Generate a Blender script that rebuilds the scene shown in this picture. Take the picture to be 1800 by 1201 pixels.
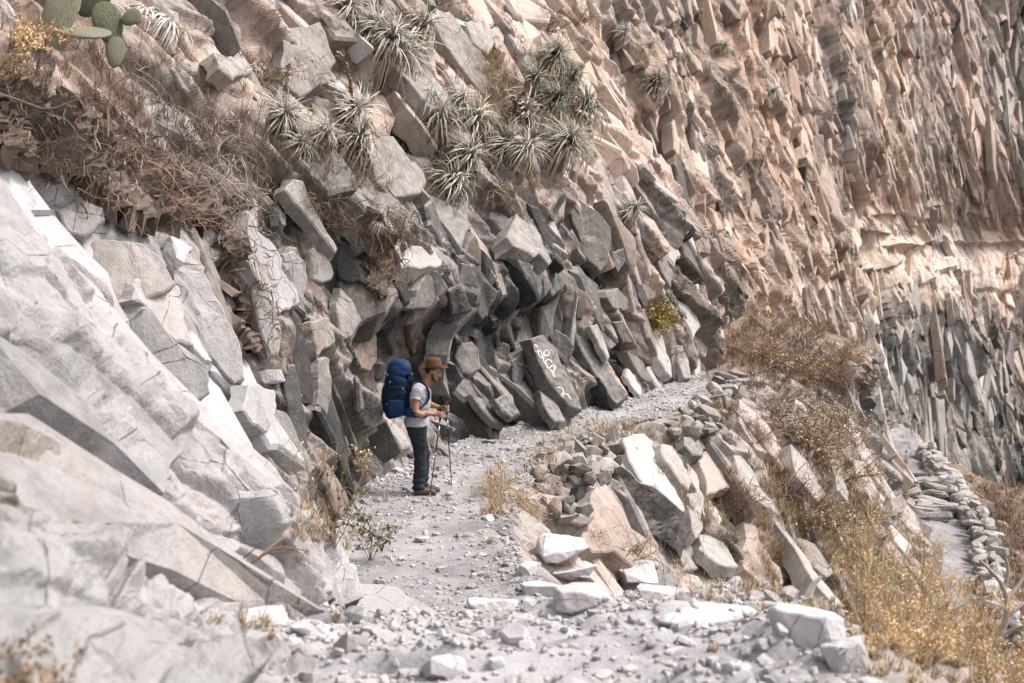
import bpy, bmesh, math, random
import numpy as np
from mathutils import Vector, Matrix
from mathutils.bvhtree import BVHTree

random.seed(7); rng = np.random.default_rng(7)
R = math.radians
scene = bpy.context.scene
for o in list(bpy.data.objects): bpy.data.objects.remove(o)
C = scene.collection

# ---------------------------------------------------------------- camera
CAM = np.array([0.0, 0.0, 3.5]); PITCH = math.atan2(200.5, 2500.0)
cam_data = bpy.data.cameras.new('camera'); cam = bpy.data.objects.new('camera', cam_data); C.objects.link(cam)
cam.location = CAM; cam.rotation_euler = (R(90) - PITCH, 0, 0)
cam_data.sensor_width = 36; cam_data.lens = 50; cam_data.clip_end = 2000; cam_data.clip_start = 0.05
cam_data.dof.use_dof = True; cam_data.dof.focus_distance = 19.5; cam_data.dof.aperture_fstop = 3.0
scene.camera = cam

# ---------------------------------------------------------------- daylight: bright thin overcast, soft sun from the open canyon on the right
SUN_EL, SUN_AZ = R(52), R(88)        # azimuth clockwise from +Y
world = bpy.data.worlds.new('World'); scene.world = world; world.use_nodes = True
nt = world.node_tree; nt.nodes.clear()
sky = nt.nodes.new('ShaderNodeTexSky'); sky.sky_type = 'NISHITA'; sky.sun_disc = False
sky.sun_elevation = SUN_EL; sky.sun_rotation = SUN_AZ; sky.dust_density = 3.0; sky.air_density = 1.0
hs = nt.nodes.new('ShaderNodeHueSaturation'); hs.inputs['Saturation'].default_value = 0.10
bg = nt.nodes.new('ShaderNodeBackground'); bg.inputs['Strength'].default_value = 0.12
wo = nt.nodes.new('ShaderNodeOutputWorld')
nt.links.new(sky.outputs[0], hs.inputs['Color']); nt.links.new(hs.outputs[0], bg.inputs['Color']); nt.links.new(bg.outputs[0], wo.inputs[0])
sun_d = bpy.data.lights.new('sun', 'SUN'); sun_d.energy = 1.5; sun_d.angle = R(14); sun_d.color = (1.0, 0.915, 0.83)
sun = bpy.data.objects.new('sun', sun_d); C.objects.link(sun)
sv = Vector((math.sin(SUN_AZ)*math.cos(SUN_EL), math.cos(SUN_AZ)*math.cos(SUN_EL), math.sin(SUN_EL)))
sun.rotation_euler = sv.to_track_quat('Z', 'Y').to_euler()
vs = scene.view_settings; vs.view_transform = 'Standard'; vs.look = 'None'; vs.gamma = 1.0; vs.exposure = 1.4; vs.use_curve_mapping = False

# ---------------------------------------------------------------- helpers
cp, sp = math.cos(PITCH), math.sin(PITCH)
FWD = np.array([0, cp, -sp]); UPV = np.array([0, sp, cp]); RGT = np.array([1.0, 0, 0])
def ray(u, v):
    return RGT*((u-900)/2500.0) - UPV*((v-600.5)/2500.0) + FWD
def W(u, v, d):                                   # a point seen at photo pixel (u, v), d metres away
    return CAM + ray(u, v)*d
def Wz(u, v, z):                                  # the same on a level plane
    r = ray(u, v); return CAM + r*((z-CAM[2])/r[2])

def tag(o, label=None, cat=None, group=None, kind=None):
    if label: o['label'] = label
    if cat: o['category'] = cat
    if group: o['group'] = group
    if kind: o['kind'] = kind
    return o
def link(name, me, parent=None, loc=None):
    o = bpy.data.objects.new(name, me); C.objects.link(o)
    if parent is not None: o.parent = parent
    if loc is not None: o.location = loc
    return o
def empty(name, loc=(0, 0, 0), label=None, cat=None, group=None, kind=None):
    o = bpy.data.objects.new(name, None); C.objects.link(o); o.location = loc; o.empty_display_size = .2
    return tag(o, label, cat, group, kind)

def mk(name, V, F, mat=None, tone=None, warm=None, smooth=False):
    """mesh from numpy arrays; F is one (m,3|4) array or a list of such arrays"""
    V = np.asarray(V, np.float32).reshape(-1, 3)
    Fs = [np.asarray(f, np.int32) for f in (F if isinstance(F, list) else [F]) if len(f)]
    me = bpy.data.meshes.new(name)
    me.vertices.add(len(V)); me.vertices.foreach_set('co', V.ravel())
    nl = sum(f.size for f in Fs); npoly = sum(len(f) for f in Fs)
    me.loops.add(nl); me.polygons.add(npoly)
    me.loops.foreach_set('vertex_index', np.concatenate([f.ravel() for f in Fs]))
    tot = np.concatenate([np.full(len(f), f.shape[1], np.int32) for f in Fs])
    st = np.concatenate([[0], np.cumsum(tot)[:-1]]).astype(np.int32)
    me.polygons.foreach_set('loop_start', st); me.polygons.foreach_set('loop_total', tot)
    me.polygons.foreach_set('use_smooth', np.full(npoly, smooth))
    me.update(calc_edges=True)
    for nm, a in (('tone', tone), ('warm', warm)):
        if a is None: a = .5
        at = me.attributes.new(nm, 'FLOAT', 'POINT')
        at.data.foreach_set('value', np.broadcast_to(np.asarray(a, np.float32), (len(V),)).copy())
    if mat: me.materials.append(mat)
    return me

# hashing, value noise and stretched cells, all vectorised
def h2(a, b, s):
    a = np.asarray(a).astype(np.int64); b = np.asarray(b).astype(np.int64)
    x = (a*374761393 + b*668265263 + s*974711) & 0xffffffff
    x = ((x ^ (x >> 13))*1274126177) & 0xffffffff
    x = ((x ^ (x >> 15))*2246822519) & 0xffffffff
    return ((x ^ (x >> 16)) & 0xffffff)/float(0x1000000)
def vn(x, y, s=0):
    xi, yi = np.floor(x), np.floor(y); fx, fy = x-xi, y-yi
    fx = fx*fx*(3-2*fx); fy = fy*fy*(3-2*fy)
    a, b, c, d = h2(xi, yi, s), h2(xi+1, yi, s), h2(xi, yi+1, s), h2(xi+1, yi+1, s)
    return (a*(1-fx)+b*fx)*(1-fy) + (c*(1-fx)+d*fx)*fy
def fbm(x, y, s=0, o=4, g=.5):
    t, a, n = 0, 1, 0
    for i in range(o):
        t = t + a*vn(x*2**i, y*2**i, s+i*17); n += a; a *= g
    return t/n*2-1
def cells(s, t, cs, ct, seed, jit=.85):
    """nearest and second nearest jittered cell centre: distances, offsets and ids"""
    a, b = s/cs, t/ct; ia, ib = np.floor(a), np.floor(b); sh = np.broadcast(a, b).shape
    f1 = np.full(sh, 9.0); f2 = np.full(sh, 9.0); z = lambda: np.zeros(sh)
    A1, B1, X1, Y1, A2, B2, X2, Y2 = z(), z(), z(), z(), z(), z(), z(), z()
    for i in (-1, 0, 1):
        for j in (-1, 0, 1):
            ca, cb = ia+i, ib+j
            dx = a-(ca+.5+jit*(h2(ca, cb, seed)-.5)); dy = b-(cb+.5+jit*(h2(ca, cb, seed+1)-.5)); d = np.hypot(dx, dy)
            m = d < f1; m2 = ~m & (d < f2)
            for o1, o2, val in ((A1, A2, ca), (B1, B2, cb), (X1, X2, dx), (Y1, Y2, dy), (f1, f2, d)):
                val = np.broadcast_to(val, sh)
                np.copyto(o2, o1, where=m); np.copyto(o2, val, where=m2); np.copyto(o1, val, where=m)
    return (A1, B1, X1, Y1, f1), (A2, B2, X2, Y2, f2)
def fracture(s, t, cs, ct, seed, off, grad, bias=0.0, crack=0.0, w=.16):
    """tilted blocks with narrow steps between: each stretched cell has its own height and slope; bias pushes the lower end out"""
    c1, c2 = cells(s, t, cs, ct, seed)
    def ht(c):
        a, b, dx, dy, f = c
        return off*(h2(a, b, seed+2)*2-1) + grad*((h2(a, b, seed+3)*2-1)*dx + (h2(a, b, seed+4)*2-1)*dy) - bias*dy
    e = c2[4]-c1[4]; k = np.clip(1-e/w, 0, 1); k = .5*k*k*(3-2*k)
    h = ht(c1)*(1-k)+ht(c2)*k
    if crack: h = h - crack*np.clip(1-e/.10, 0, 1)
    return h, h2(c1[0], c1[1], seed+5)

def cr(P, n):                                     # Catmull-Rom along axis 0 of a control array
    P = np.asarray(P, float); m = len(P)
    x = np.linspace(0, m-1, n); i = np.clip(np.floor(x).astype(int), 0, m-2); f = (x-i).reshape((-1,)+(1,)*(P.ndim-1))
    p0 = P[np.clip(i-1, 0, m-1)]; p1 = P[i]; p2 = P[i+1]; p3 = P[np.clip(i+2, 0, m-1)]
    return .5*(2*p1 + (p2-p0)*f + (2*p0-5*p1+4*p2-p3)*f*f + (3*p1-p0-3*p2+p3)*f**3)
def lattice(P, nr, nc):                           # control lattice (rows, cols, 3) -> dense grid
    G = cr(P, nr); G = cr(G.transpose(1, 0, 2), nc).transpose(1, 0, 2); return G
def resample(G, step_r, step_c):
    return G
def grid_faces(nr, nc):
    i = np.arange(nr*nc).reshape(nr, nc)
    return np.stack([i[:-1, :-1].ravel(), i[1:, :-1].ravel(), i[1:, 1:].ravel(), i[:-1, 1:].ravel()], 1)
def grid_normals(G):
    du = np.gradient(G, axis=1); dv = np.gradient(G, axis=0)
    n = np.cross(dv, du); n /= np.linalg.norm(n, axis=2, keepdims=True)+1e-9
    return n
def arclen(G, axis):
    d = np.linalg.norm(np.diff(G, axis=axis), axis=2); d = d.mean(axis=1-axis)
    return np.concatenate([[0], np.cumsum(d)])

def soften(G, k=.5):
    G = G.copy(); G[1:-1] = G[1:-1]*(1-k)+k*.5*(G[:-2]+G[2:]); G[:, 1:-1] = G[:, 1:-1]*(1-k*.6)+k*.3*(G[:, :-2]+G[:, 2:]); return G
def in_poly(u, v, P):
    c = False; n = len(P)
    for i in range(n):
        (x1, y1), (x2, y2) = P[i], P[(i+1) % n]
        if (y1 > v) != (y2 > v) and u < (x2-x1)*(v-y1)/(y2-y1)+x1: c = not c
    return c
def poly_sd(u, v, P):
    """signed distance in pixels to an outline, positive inside"""
    d = np.full(u.shape, 1e9); ins = np.zeros(u.shape, bool); n = len(P)
    for i in range(n):
        (x1, y1), (x2, y2) = P[i], P[(i+1) % n]; dx, dy = x2-x1, y2-y1
        t = np.clip(((u-x1)*dx+(v-y1)*dy)/(dx*dx+dy*dy+1e-9), 0, 1); d = np.minimum(d, np.hypot(u-x1-t*dx, v-y1-t*dy))
        c = ((y1 > v) != (y2 > v)) & (u < (x2-x1)*(v-y1)/(y2-y1+1e-12)+x1); ins ^= c
    return np.where(ins, d, -d)
class Sheet:
    """a dense surface kept for placing things on it"""
    def __init__(s, G, N, name):
        s.G, s.N, s.name = G, N, name; s.nr, s.nc = G.shape[:2]
        V = G.reshape(-1, 3); s.F = grid_faces(s.nr, s.nc)
        s.bvh = BVHTree.FromPolygons(V.tolist(), s.F.tolist())
    def normal(s, i):
        q = s.F[i][0]; return s.N[q//s.nc, q % s.nc]
class Blocks:
    """the blocks of a rock face, for placing things on them"""
    def __init__(s, V, F, N): s.N = N; s.bvh = BVHTree.FromPolygons(V.tolist(), F.tolist())
    def normal(s, i): return s.N[i]
SHEETS = {}
def hit(u, v, names=None):
    """where the line of sight through photo pixel (u, v) meets the rock: point, smooth normal, distance"""
    r = Vector(ray(u, v)).normalized(); best = None
    for k, s in SHEETS.items():
        if names and k.split('+')[0] not in names: continue
        p, n, i, d = s.bvh.ray_cast(Vector(CAM), r)
        if p is not None and (best is None or d < best[2]):
            best = (np.array(p), np.array(s.normal(i)), d)
    return best
def drop(x, y, names=None, z0=30):
    best = None
    for k, s in SHEETS.items():
        if names and k.split('+')[0] not in names: continue
        p, n, i, d = s.bvh.ray_cast(Vector((x, y, z0)), Vector((0, 0, -1)))
        if p is not None and (best is None or p.z > best[0][2]):
            best = (np.array(p), np.array(s.normal(i)))
    return best
def unit(v):
    v = np.asarray(v, float); return v/(np.linalg.norm(v)+1e-12)
# ---------------------------------------------------------------- materials
class NB:
    def __init__(s, name):
        s.m = bpy.data.materials.new(name); s.m.use_nodes = True; s.t = s.m.node_tree; s.t.nodes.clear()
        s.out = s.n('ShaderNodeOutputMaterial'); s.b = s.n('ShaderNodeBsdfPrincipled'); s.l(s.b.outputs[0], s.out.inputs[0])
    def n(s, ty, **kw):
        x = s.t.nodes.new(ty)
        for k, v in kw.items(): setattr(x, k, v)
        return x
    def l(s, a, b): s.t.links.new(a, b)
    def math(s, op, a, b=None, c=None, clamp=False):
        x = s.n('ShaderNodeMath', operation=op, use_clamp=clamp)
        for i, v in enumerate((a, b, c)):
            if v is None: continue
            if isinstance(v, (int, float)): x.inputs[i].default_value = v
            else: s.l(v, x.inputs[i])
        return x.outputs[0]
    def mix(s, f, a, b, blend='MIX'):
        x = s.n('ShaderNodeMix', data_type='RGBA', blend_type=blend)
        for sk, v in ((x.inputs[0], f), (x.inputs[6], a), (x.inputs[7], b)):
            if isinstance(v, (int, float)): sk.default_value = v
            elif isinstance(v, tuple): sk.default_value = (*v, 1) if len(v) == 3 else v
            else: s.l(v, sk)
        return x.outputs[2]
    def noise(s, vec, scale, detail=4, rough=.55, dist=0):
        x = s.n('ShaderNodeTexNoise'); x.inputs['Scale'].default_value = scale; x.inputs['Detail'].default_value = detail
        x.inputs['Roughness'].default_value = rough; x.inputs['Distortion'].default_value = dist
        if vec is not None: s.l(vec, x.inputs['Vector'])
        return x.outputs[0]
    def ramp(s, f, stops, interp='LINEAR'):
        x = s.n('ShaderNodeValToRGB'); x.color_ramp.interpolation = interp; e = x.color_ramp.elements
        while len(e) < len(stops): e.new(.5)
        for i, (p, c) in enumerate(stops):
            e[i].position = p; e[i].color = (c, c, c, 1) if isinstance(c, (int, float)) else (*c, 1)
        s.l(f, x.inputs[0]); return x.outputs[0]
    def attr(s, nm): return s.n('ShaderNodeAttribute', attribute_name=nm).outputs['Fac']
    def pos(s): return s.n('ShaderNodeNewGeometry').outputs['Position']
    def mapping(s, vec, scale=(1, 1, 1), rot=(0, 0, 0)):
        x = s.n('ShaderNodeMapping'); x.inputs['Scale'].default_value = scale; x.inputs['Rotation'].default_value = rot
        s.l(vec, x.inputs['Vector']); return x.outputs[0]

def rock_mat(name, stops, warm_col, dust=(.42, .40, .39), dust_amt=.5, grain=1.0, streak=None, bump=.85, rough=.92, tone_gain=1.0, crackle=.25, lichen=.3):
    """weathered andesite: tone (dark to pale) and warmth come from each block, noise mottles it, pale dust lies on the ledges"""
    b = NB(name); p = b.pos()
    vec = b.mapping(p, *(streak if streak else ((1, 1, 1), (0, 0, 0))))
    oi = b.n('ShaderNodeObjectInfo').outputs['Random']
    tone = b.math('ADD', b.attr('tone'), b.math('MULTIPLY', b.math('SUBTRACT', oi, .5), .12))
    n1 = b.noise(vec, 1.3*grain, 6, .6); n2 = b.noise(vec, 9*grain, 6, .65); n3 = b.noise(p, 70*grain, 3, .6)
    f = b.math('ADD', tone, b.math('MULTIPLY', b.math('SUBTRACT', n1, .5), .55*tone_gain))
    f = b.math('ADD', f, b.math('MULTIPLY', b.math('SUBTRACT', n2, .5), .5*tone_gain))
    f = b.math('ADD', f, b.math('MULTIPLY', b.math('SUBTRACT', n3, .5), .35), clamp=True)
    col = b.ramp(f, stops)
    w = b.math('ADD', b.attr('warm'), b.math('MULTIPLY', b.math('SUBTRACT', b.noise(vec, 2.1*grain, 5, .6, .6), .5), 1.3), clamp=True)
    col = b.mix(b.ramp(w, [(.45, 0.0), (.95, .75)]), col, b.mix(1.0, col, warm_col, 'MULTIPLY'))
    hsn = b.n('ShaderNodeHueSaturation'); hsn.inputs['Saturation'].default_value = .3; hsn.inputs['Value'].default_value = .92; b.l(col, hsn.inputs['Color'])
    col = b.mix(b.ramp(w, [(.02, 1.0), (.38, 0.0)]), col, hsn.outputs[0])
    # dark lichen / varnish freckles
    li = b.ramp(b.noise(p, 16*grain, 8, .75), [(.60, 0.0), (.72, 1.0)])
    col = b.mix(b.math('MULTIPLY', li, lichen), col, b.mix(1.0, col, (.42, .41, .42), 'MULTIPLY'))
    # dust on up-facing ledges
    nz = b.n('ShaderNodeSeparateXYZ'); g = b.n('ShaderNodeNewGeometry'); b.l(g.outputs['Normal'], nz.inputs[0])
    du = b.ramp(b.math('ADD', nz.outputs[2], b.math('MULTIPLY', b.math('SUBTRACT', n2, .5), .8)), [(.45, 0.0), (.95, 1.0)])
    col = b.mix(b.math('MULTIPLY', du, dust_amt), col, dust)
    # hairline cracks, stretched along the dip
    vo = b.n('ShaderNodeTexVoronoi', feature='DISTANCE_TO_EDGE'); vo.inputs['Scale'].default_value = 1.7*grain
    wv = b.mix(.12, vec, b.n('ShaderNodeTexNoise').outputs['Color'])
    b.l(vec, vo.inputs['Vector'])
    ck = b.ramp(b.math('ADD', vo.outputs['Distance'], b.math('MULTIPLY', b.math('SUBTRACT', n2, .5), .05)), [(0.0, 1.0), (.012, 0.0)])
    ck = b.math('MULTIPLY', ck, b.ramp(n1, [(.42, 0.0), (.6, 1.0)]))
    col = b.mix(b.math('MULTIPLY', ck, crackle), col, (.03, .028, .027))
    b.l(col, b.b.inputs['Base Color']); b.b.inputs['Roughness'].default_value = rough
    b.b.inputs['Specular IOR Level'].default_value = .25
    hgt = b.math('ADD', b.math('MULTIPLY', n2, .7), b.math('MULTIPLY', b.noise(p, 38*grain, 8, .7), .45))
    hgt = b.math('SUBTRACT', hgt, b.math('MULTIPLY', ck, .6))
    bm = b.n('ShaderNodeBump'); bm.inputs['Strength'].default_value = bump; bm.inputs['Distance'].default_value = .05/grain
    b.l(hgt, bm.inputs['Height']); b.l(bm.outputs[0], b.b.inputs['Normal'])
    return b.m

DIP = ((1.0, 1.0, .85), (0, R(24), 0))
M = {}
GREY = [(0.0, (.016, .017, .019)), (.3, (.078, .073, .070)), (.6, (.215, .192, .178)), (.85, (.385, .35, .33)), (1.0, (.50, .47, .455))]
PALE = [(0.0, (.075, .067, .064)), (.3, (.20, .183, .178)), (.6, (.37, .347, .352)), (.85, (.465, .44, .452)), (1.0, (.55, .53, .545))]
TAN = [(0.0, (.024, .021, .02)), (.3, (.125, .105, .094)), (.6, (.285, .232, .202)), (.85, (.42, .348, .305)), (1.0, (.55, .47, .425))]
M['cliff'] = rock_mat('grey_andesite', GREY, (1.18, .91, .77), dust=(.40, .37, .36), dust_amt=.55, streak=DIP)
M['pale'] = rock_mat('pale_fresh_rock', PALE, (1.03, .92, .80), dust=(.42, .40, .40), dust_amt=.4, streak=DIP, lichen=.4, crackle=.2, grain=.9)
M['outcrop'] = rock_mat('pale_outcrop_rock', PALE, (.97, .86, .70), dust=(.40, .38, .375), dust_amt=.3, streak=((1.6, .6, 1.0), (0, R(30), R(-35))), lichen=.6, crackle=.06, grain=.8, tone_gain=1.5, bump=1.0)
M['tan'] = rock_mat('tan_canyon_rock', TAN, (1.1, .88, .74), dust=(.44, .34, .28), dust_amt=.45, grain=.6, streak=((1, 1, .55), (0, R(10), 0)))
M['far'] = rock_mat('far_canyon_rock', TAN, (1.10, .90, .77), dust=(.50, .40, .33), dust_amt=.4, grain=.38, streak=((1, 1, .45), (0, R(6), 0)), bump=.7)
M['gravel'] = rock_mat('trail_stone', PALE, (1.02, .95, .88), dust=(.55, .53, .54), dust_amt=.45, grain=2.5)
def soil_mat(name, a, c, scale=6, bump=.6):
    b = NB(name); p = b.pos()
    n = b.noise(p, scale, 8, .7); n2 = b.noise(p, scale*9, 6, .7); n0 = b.noise(p, scale*.12, 4, .6)
    f = b.math('ADD', b.math('MULTIPLY', n, .5), b.math('MULTIPLY', n2, .5))
    f = b.math('ADD', f, b.math('MULTIPLY', b.math('SUBTRACT', n0, .5), .6))
    f = b.math('ADD', f, b.math('MULTIPLY', b.math('SUBTRACT', b.attr('tone'), .5), .6))
    b.l(b.ramp(f, [(.3, a), (.7, c)]), b.b.inputs['Base Color']); b.b.inputs['Roughness'].default_value = .95
    b.b.inputs['Specular IOR Level'].default_value = .15
    bm = b.n('ShaderNodeBump'); bm.inputs['Strength'].default_value = bump; bm.inputs['Distance'].default_value = .03
    b.l(b.math('ADD', n, n2), bm.inputs['Height']); b.l(bm.outputs[0], b.b.inputs['Normal'])
    return b.m
M['trail'] = soil_mat('trail_dust', (.19, .178, .183), (.41, .394, .405), 5)
M['earth'] = soil_mat('dry_earth', (.08, .06, .05), (.28, .215, .18), 7, 1.0)
M['brushsoil'] = soil_mat('brush_soil', (.10, .065, .045), (.26, .19, .145), 3, .8)
def plant_mat(name, base, tip=None, var=.25, rough=.8, spec=.25, trans=0):
    b = NB(name); oi = b.n('ShaderNodeObjectInfo').outputs['Random']
    n = b.noise(b.pos(), 23, 3, .6)
    f = b.math('ADD', b.attr('tone'), b.math('MULTIPLY', b.math('SUBTRACT', n, .5), .5))
    f = b.math('ADD', f, b.math('MULTIPLY', b.math('SUBTRACT', oi, .5), var), clamp=True)
    b.l(b.ramp(f, [(.15, base), (.85, tip or tuple(min(1, x*1.8) for x in base))]), b.b.inputs['Base Color'])
    b.b.inputs['Roughness'].default_value = rough; b.b.inputs['Specular IOR Level'].default_value = spec
    return b.m
M['rosette'] = plant_mat('rosette_leaf', (.085, .075, .06), (.55, .51, .44))
M['rosette_dark'] = plant_mat('rosette_leaf_green', (.052, .054, .041), (.30, .285, .22))
M['deadleaf'] = plant_mat('dead_leaf', (.12, .085, .055), (.42, .34, .26))
M['twig'] = plant_mat('dry_twig', (.075, .05, .036), (.26, .175, .12))
M['twig_rust'] = plant_mat('rusty_twig', (.10, .060, .038), (.30, .19, .12))
M['twig_grey'] = plant_mat('grey_twig', (.10, .08, .068), (.36, .30, .26))
M['straw'] = plant_mat('straw_grass', (.20, .14, .08), (.56, .43, .28))
M['gold'] = plant_mat('golden_plume', (.42, .265, .13), (.74, .55, .34))
M['brush'] = plant_mat('dull_brush', (.10, .068, .05), (.30, .22, .165))
M['palestalk'] = plant_mat('bleached_branch', (.42, .38, .34), (.70, .66, .62))
M['leaf'] = plant_mat('dusty_green_leaf', (.07, .075, .03), (.22, .21, .10))
M['yelleaf'] = plant_mat('yellow_green_leaf', (.16, .12, .025), (.42, .32, .09))
M['cream'] = plant_mat('cream_flower', (.34, .25, .13), (.66, .56, .38))
def simple(name, col, rough=.7, spec=.3, metal=0, bumpscale=None, bump=.2, var=.15):
    b = NB(name)
    oc = b.n('ShaderNodeTexCoord').outputs['Object']
    n = b.noise(oc, bumpscale or 40, 5, .65); n0 = b.noise(oc, 6, 3, .6)
    f = b.math('ADD', b.math('MULTIPLY', n, .5), b.math('MULTIPLY', n0, .5))
    b.l(b.ramp(f, [(.3, tuple(x*(1-var) for x in col)), (.7, tuple(min(1, x*(1+var)) for x in col))]), b.b.inputs['Base Color'])
    b.b.inputs['Roughness'].default_value = rough; b.b.inputs['Specular IOR Level'].default_value = spec; b.b.inputs['Metallic'].default_value = metal
    bm = b.n('ShaderNodeBump'); bm.inputs['Strength'].default_value = bump; bm.inputs['Distance'].default_value = .004
    b.l(n, bm.inputs['Height']); b.l(bm.outputs[0], b.b.inputs['Normal'])
    return b.m
M['paint'] = simple('white_paint', (.47, .46, .45), .9, .1, bumpscale=25)
# ---------------------------------------------------------------- TRAIL (foreground ledge, ramp and path)
edge = np.array([  # inner x,y,z   outer x,y,z
 (-2.3, 1.5, 2.05, 1.2, 1.5, 2.1), (-1.9, 4, 1.80, 1.35, 4, 1.80), (-1.8, 6.0, 1.56, 1.50, 6.0, 1.58), (-1.7, 7.3, 1.36, 1.72, 7.4, 1.44),
 (-1.7, 8.1, 1.20, 1.72, 8.3, 1.30), (-1.75, 9.2, .52, 1.52, 9.4, 1.06), (-1.85, 10.5, .06, 1.20, 10.8, .70), (-1.9, 12.4, 0, .72, 12.6, .14),
 (-1.95, 14.5, 0, .14, 14.4, .02), (-2.0, 17, 0, .04, 17.4, 0), (-2.0, 18.8, 0, .30, 19.6, 0), (-1.7, 20.1, 0, .75, 21.3, 0),
 (-1.0, 22.4, 0, 1.5, 23.6, 0), (.4, 25.4, 0, 2.6, 25.9, 0), (2.1, 28.0, 0, 4.1, 29.2, 0), (3.7, 31.8, .02, 5.2, 32.2, 0),
 (4.8, 34.3, .05, 6.0, 34.4, 0), (5.6, 37, .1, 7.4, 37, 0)])
NR, NC = 900, 84
E = cr(edge, NR); tt = np.linspace(0, 1, NC)[None, :, None]
G = E[:, None, :3]*(1-tt) + E[:, None, 3:]*tt
X, Y = G[..., 0], G[..., 1]
near = np.clip((10-Y)/2.5, 0, 1)
h = .035*fbm(X*1.1, Y*1.1, 3) + .018*fbm(X*5, Y*5, 5) + .010*np.abs(fbm(X*14, Y*14, 9))
hs_, rs_ = fracture(X+Y*.3, Y, .55, .42, 77, .035, .10, .02)
hk, _k = fracture(X, Y, .16, .13, 78, .014, .035, 0, 0, .3)
h += near*(hs_*1.1 + hk + .05*fbm(X*2.2, Y*2.2, 12))
across = np.linspace(0, 1, NC)[None, :]
h += .10*np.clip((across-.82)/.18, 0, 1)*fbm(X*2, Y*2, 31) + .05*np.clip((.12-across)/.12, 0, 1)
cu = Y > 19
h -= .03*np.exp(-((across-.5)/.22)**2)
G = G.copy(); G[..., 2] += h
Ntr = grid_normals(G)
if Ntr[..., 2].mean() < 0: Ntr = -Ntr
tone = .42 + .3*fbm(X*.8, Y*.8, 41) + .15*fbm(X*3, Y*3, 43) + .24*near + .16*np.exp(-((across-.5)/.2)**2)
trail = tag(link('trail', mk('trail', G.reshape(-1, 3), grid_faces(NR, NC)[:, ::-1], M['trail'], tone.ravel(), .4, True)), kind='structure',
            label='pale dusty rocky footpath winding along the cliff foot')
SHEETS['trail'] = Sheet(G, Ntr, 'trail')

# ---------------------------------------------------------------- CLIFF above the trail
base = np.array([(-7.2, 3.5), (-6.2, 6), (-4.9, 9), (-3.7, 12), (-2.75, 15), (-2.05, 18.6), (-1.7, 20.1), (-1.0, 22.4), (.4, 25.4), (2.1, 28.0), (3.7, 31.8),
                 (4.85, 34.4), (5.3, 36.6), (4.9, 39.5), (3.6, 42.5)])
nS, nT = 860, 430
B = cr(base, 4000); L = np.concatenate([[0], np.cumsum(np.linalg.norm(np.diff(B, axis=0), axis=1))])
sL = np.linspace(0, L[-1], nS); B = np.stack([np.interp(sL, L, B[:, 0]), np.interp(sL, L, B[:, 1])], 1)
T = np.gradient(B, axis=0); T /= np.linalg.norm(T, axis=1, keepdims=True)
ker = np.hanning(161); ker /= ker.sum()
T = np.stack([np.convolve(np.pad(T[:, i], 80, mode='edge'), ker, 'valid') for i in (0, 1)], 1); T /= np.linalg.norm(T, axis=1, keepdims=True)
Nn = np.stack([T[:, 1], -T[:, 0]], 1)                       # outward
zt = np.concatenate([np.linspace(-.8, 9.5, 360), np.linspace(9.55, 15.5, 70)])
prof0 = np.interp(zt, [-.8, 0, 1.0, 2.0, 3.2, 4.5, 7, 10, 15.5], [-.1, 0, .12, .35, .75, 1.45, 2.9, 4.4, 7.2])       # setback, plain
prof1 = np.interp(zt, [-.8, 0, .5, 1.1, 1.9, 2.35, 2.8, 3.4, 4.6, 7, 10, 15.5], [-.1, 0, .35, .75, .72, .22, .28, .6, 1.3, 2.8, 4.35, 7.2])   # undercut
yb = B[:, 1]
uc = np.clip((yb-19.3)/1.5, 0, 1)*np.clip((27.5-yb)/1.8, 0, 1)
set_ = prof0[:, None]*(1-uc)[None] + prof1[:, None]*uc[None]
zz = np.broadcast_to(zt[:, None], (nT, nS)); ss = np.broadcast_to(sL[None], (nT, nS))
G = np.stack([B[None, :, 0]-Nn[None, :, 0]*set_, B[None, :, 1]-Nn[None, :, 1]*set_, zz], 2)
wob = .55*fbm(ss*.16, zz*.16, 51, 3) + .22*fbm(ss*.5, zz*.4, 52, 3)
ramp0 = np.clip(zz/1.2, 0.15, 1)
G = G.copy(); G[..., :2] += Nn[None]*(wob*ramp0)[..., None]
Nc = grid_normals(G)
if (Nc[..., 0]).mean() < 0: Nc = -Nc
sh = ss + .30*zz                                            # joints lean with the dip
wx, wy = .10*fbm(ss*1.3, zz*1.3, 61), .12*fbm(ss*1.3, zz*1.3, 62)
h1, r1 = fracture(sh+wx*1.5, zz+wy*2, 1.5, 3.0, 101, .26, .40, .30, .06)
h2_, r2 = fracture(sh+wx, zz+wy, .55, 1.5, 202, .12, .28, .22, .04, .12)
h3, r3 = fracture(sh+.35*zz+wx*.6, zz+wy*.6, .27, .46, 303, .06, .15, .09, .03, .22)
h4, r4 = fracture(sh+wx*.4, zz+wy*.4, .11, .2, 404, .014, .04, .02, 0, .5)
pal = np.clip((17.5-yb)/3.5, 0, 1)[None]*np.clip((4.6-zz)/1.2, 0, 1)   # the freshly broken pale part at the left: bigger smooth slabs
big = h1+h2_; gs = np.hypot(np.gradient(big, axis=0)/np.gradient(zt)[:, None], np.gradient(big, axis=1)/(sL[1]-sL[0]))
damp = 1/(1+(gs/.55)**2)
h3 = h3*damp; h4 = h4*damp
disp = h1*(1-.45*pal) + h2_*(1-.6*pal) + h3*(1-.85*pal) + h4*(1-.85*pal) + .02*fbm(ss*6, zz*6, 71)
disp *= np.clip((zz+.4)/.9, .25, 1)
G0c, H1c = G.copy(), h1.copy(); disp = disp - .03
G += Nc*disp[..., None]; G = soften(G, .3)
Nd = Nc
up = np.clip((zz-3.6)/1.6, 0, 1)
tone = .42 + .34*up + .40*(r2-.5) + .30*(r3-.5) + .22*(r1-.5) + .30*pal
endp = np.clip((sL-24)/7, 0, 1)[None]
tone = tone + .22*endp
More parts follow.
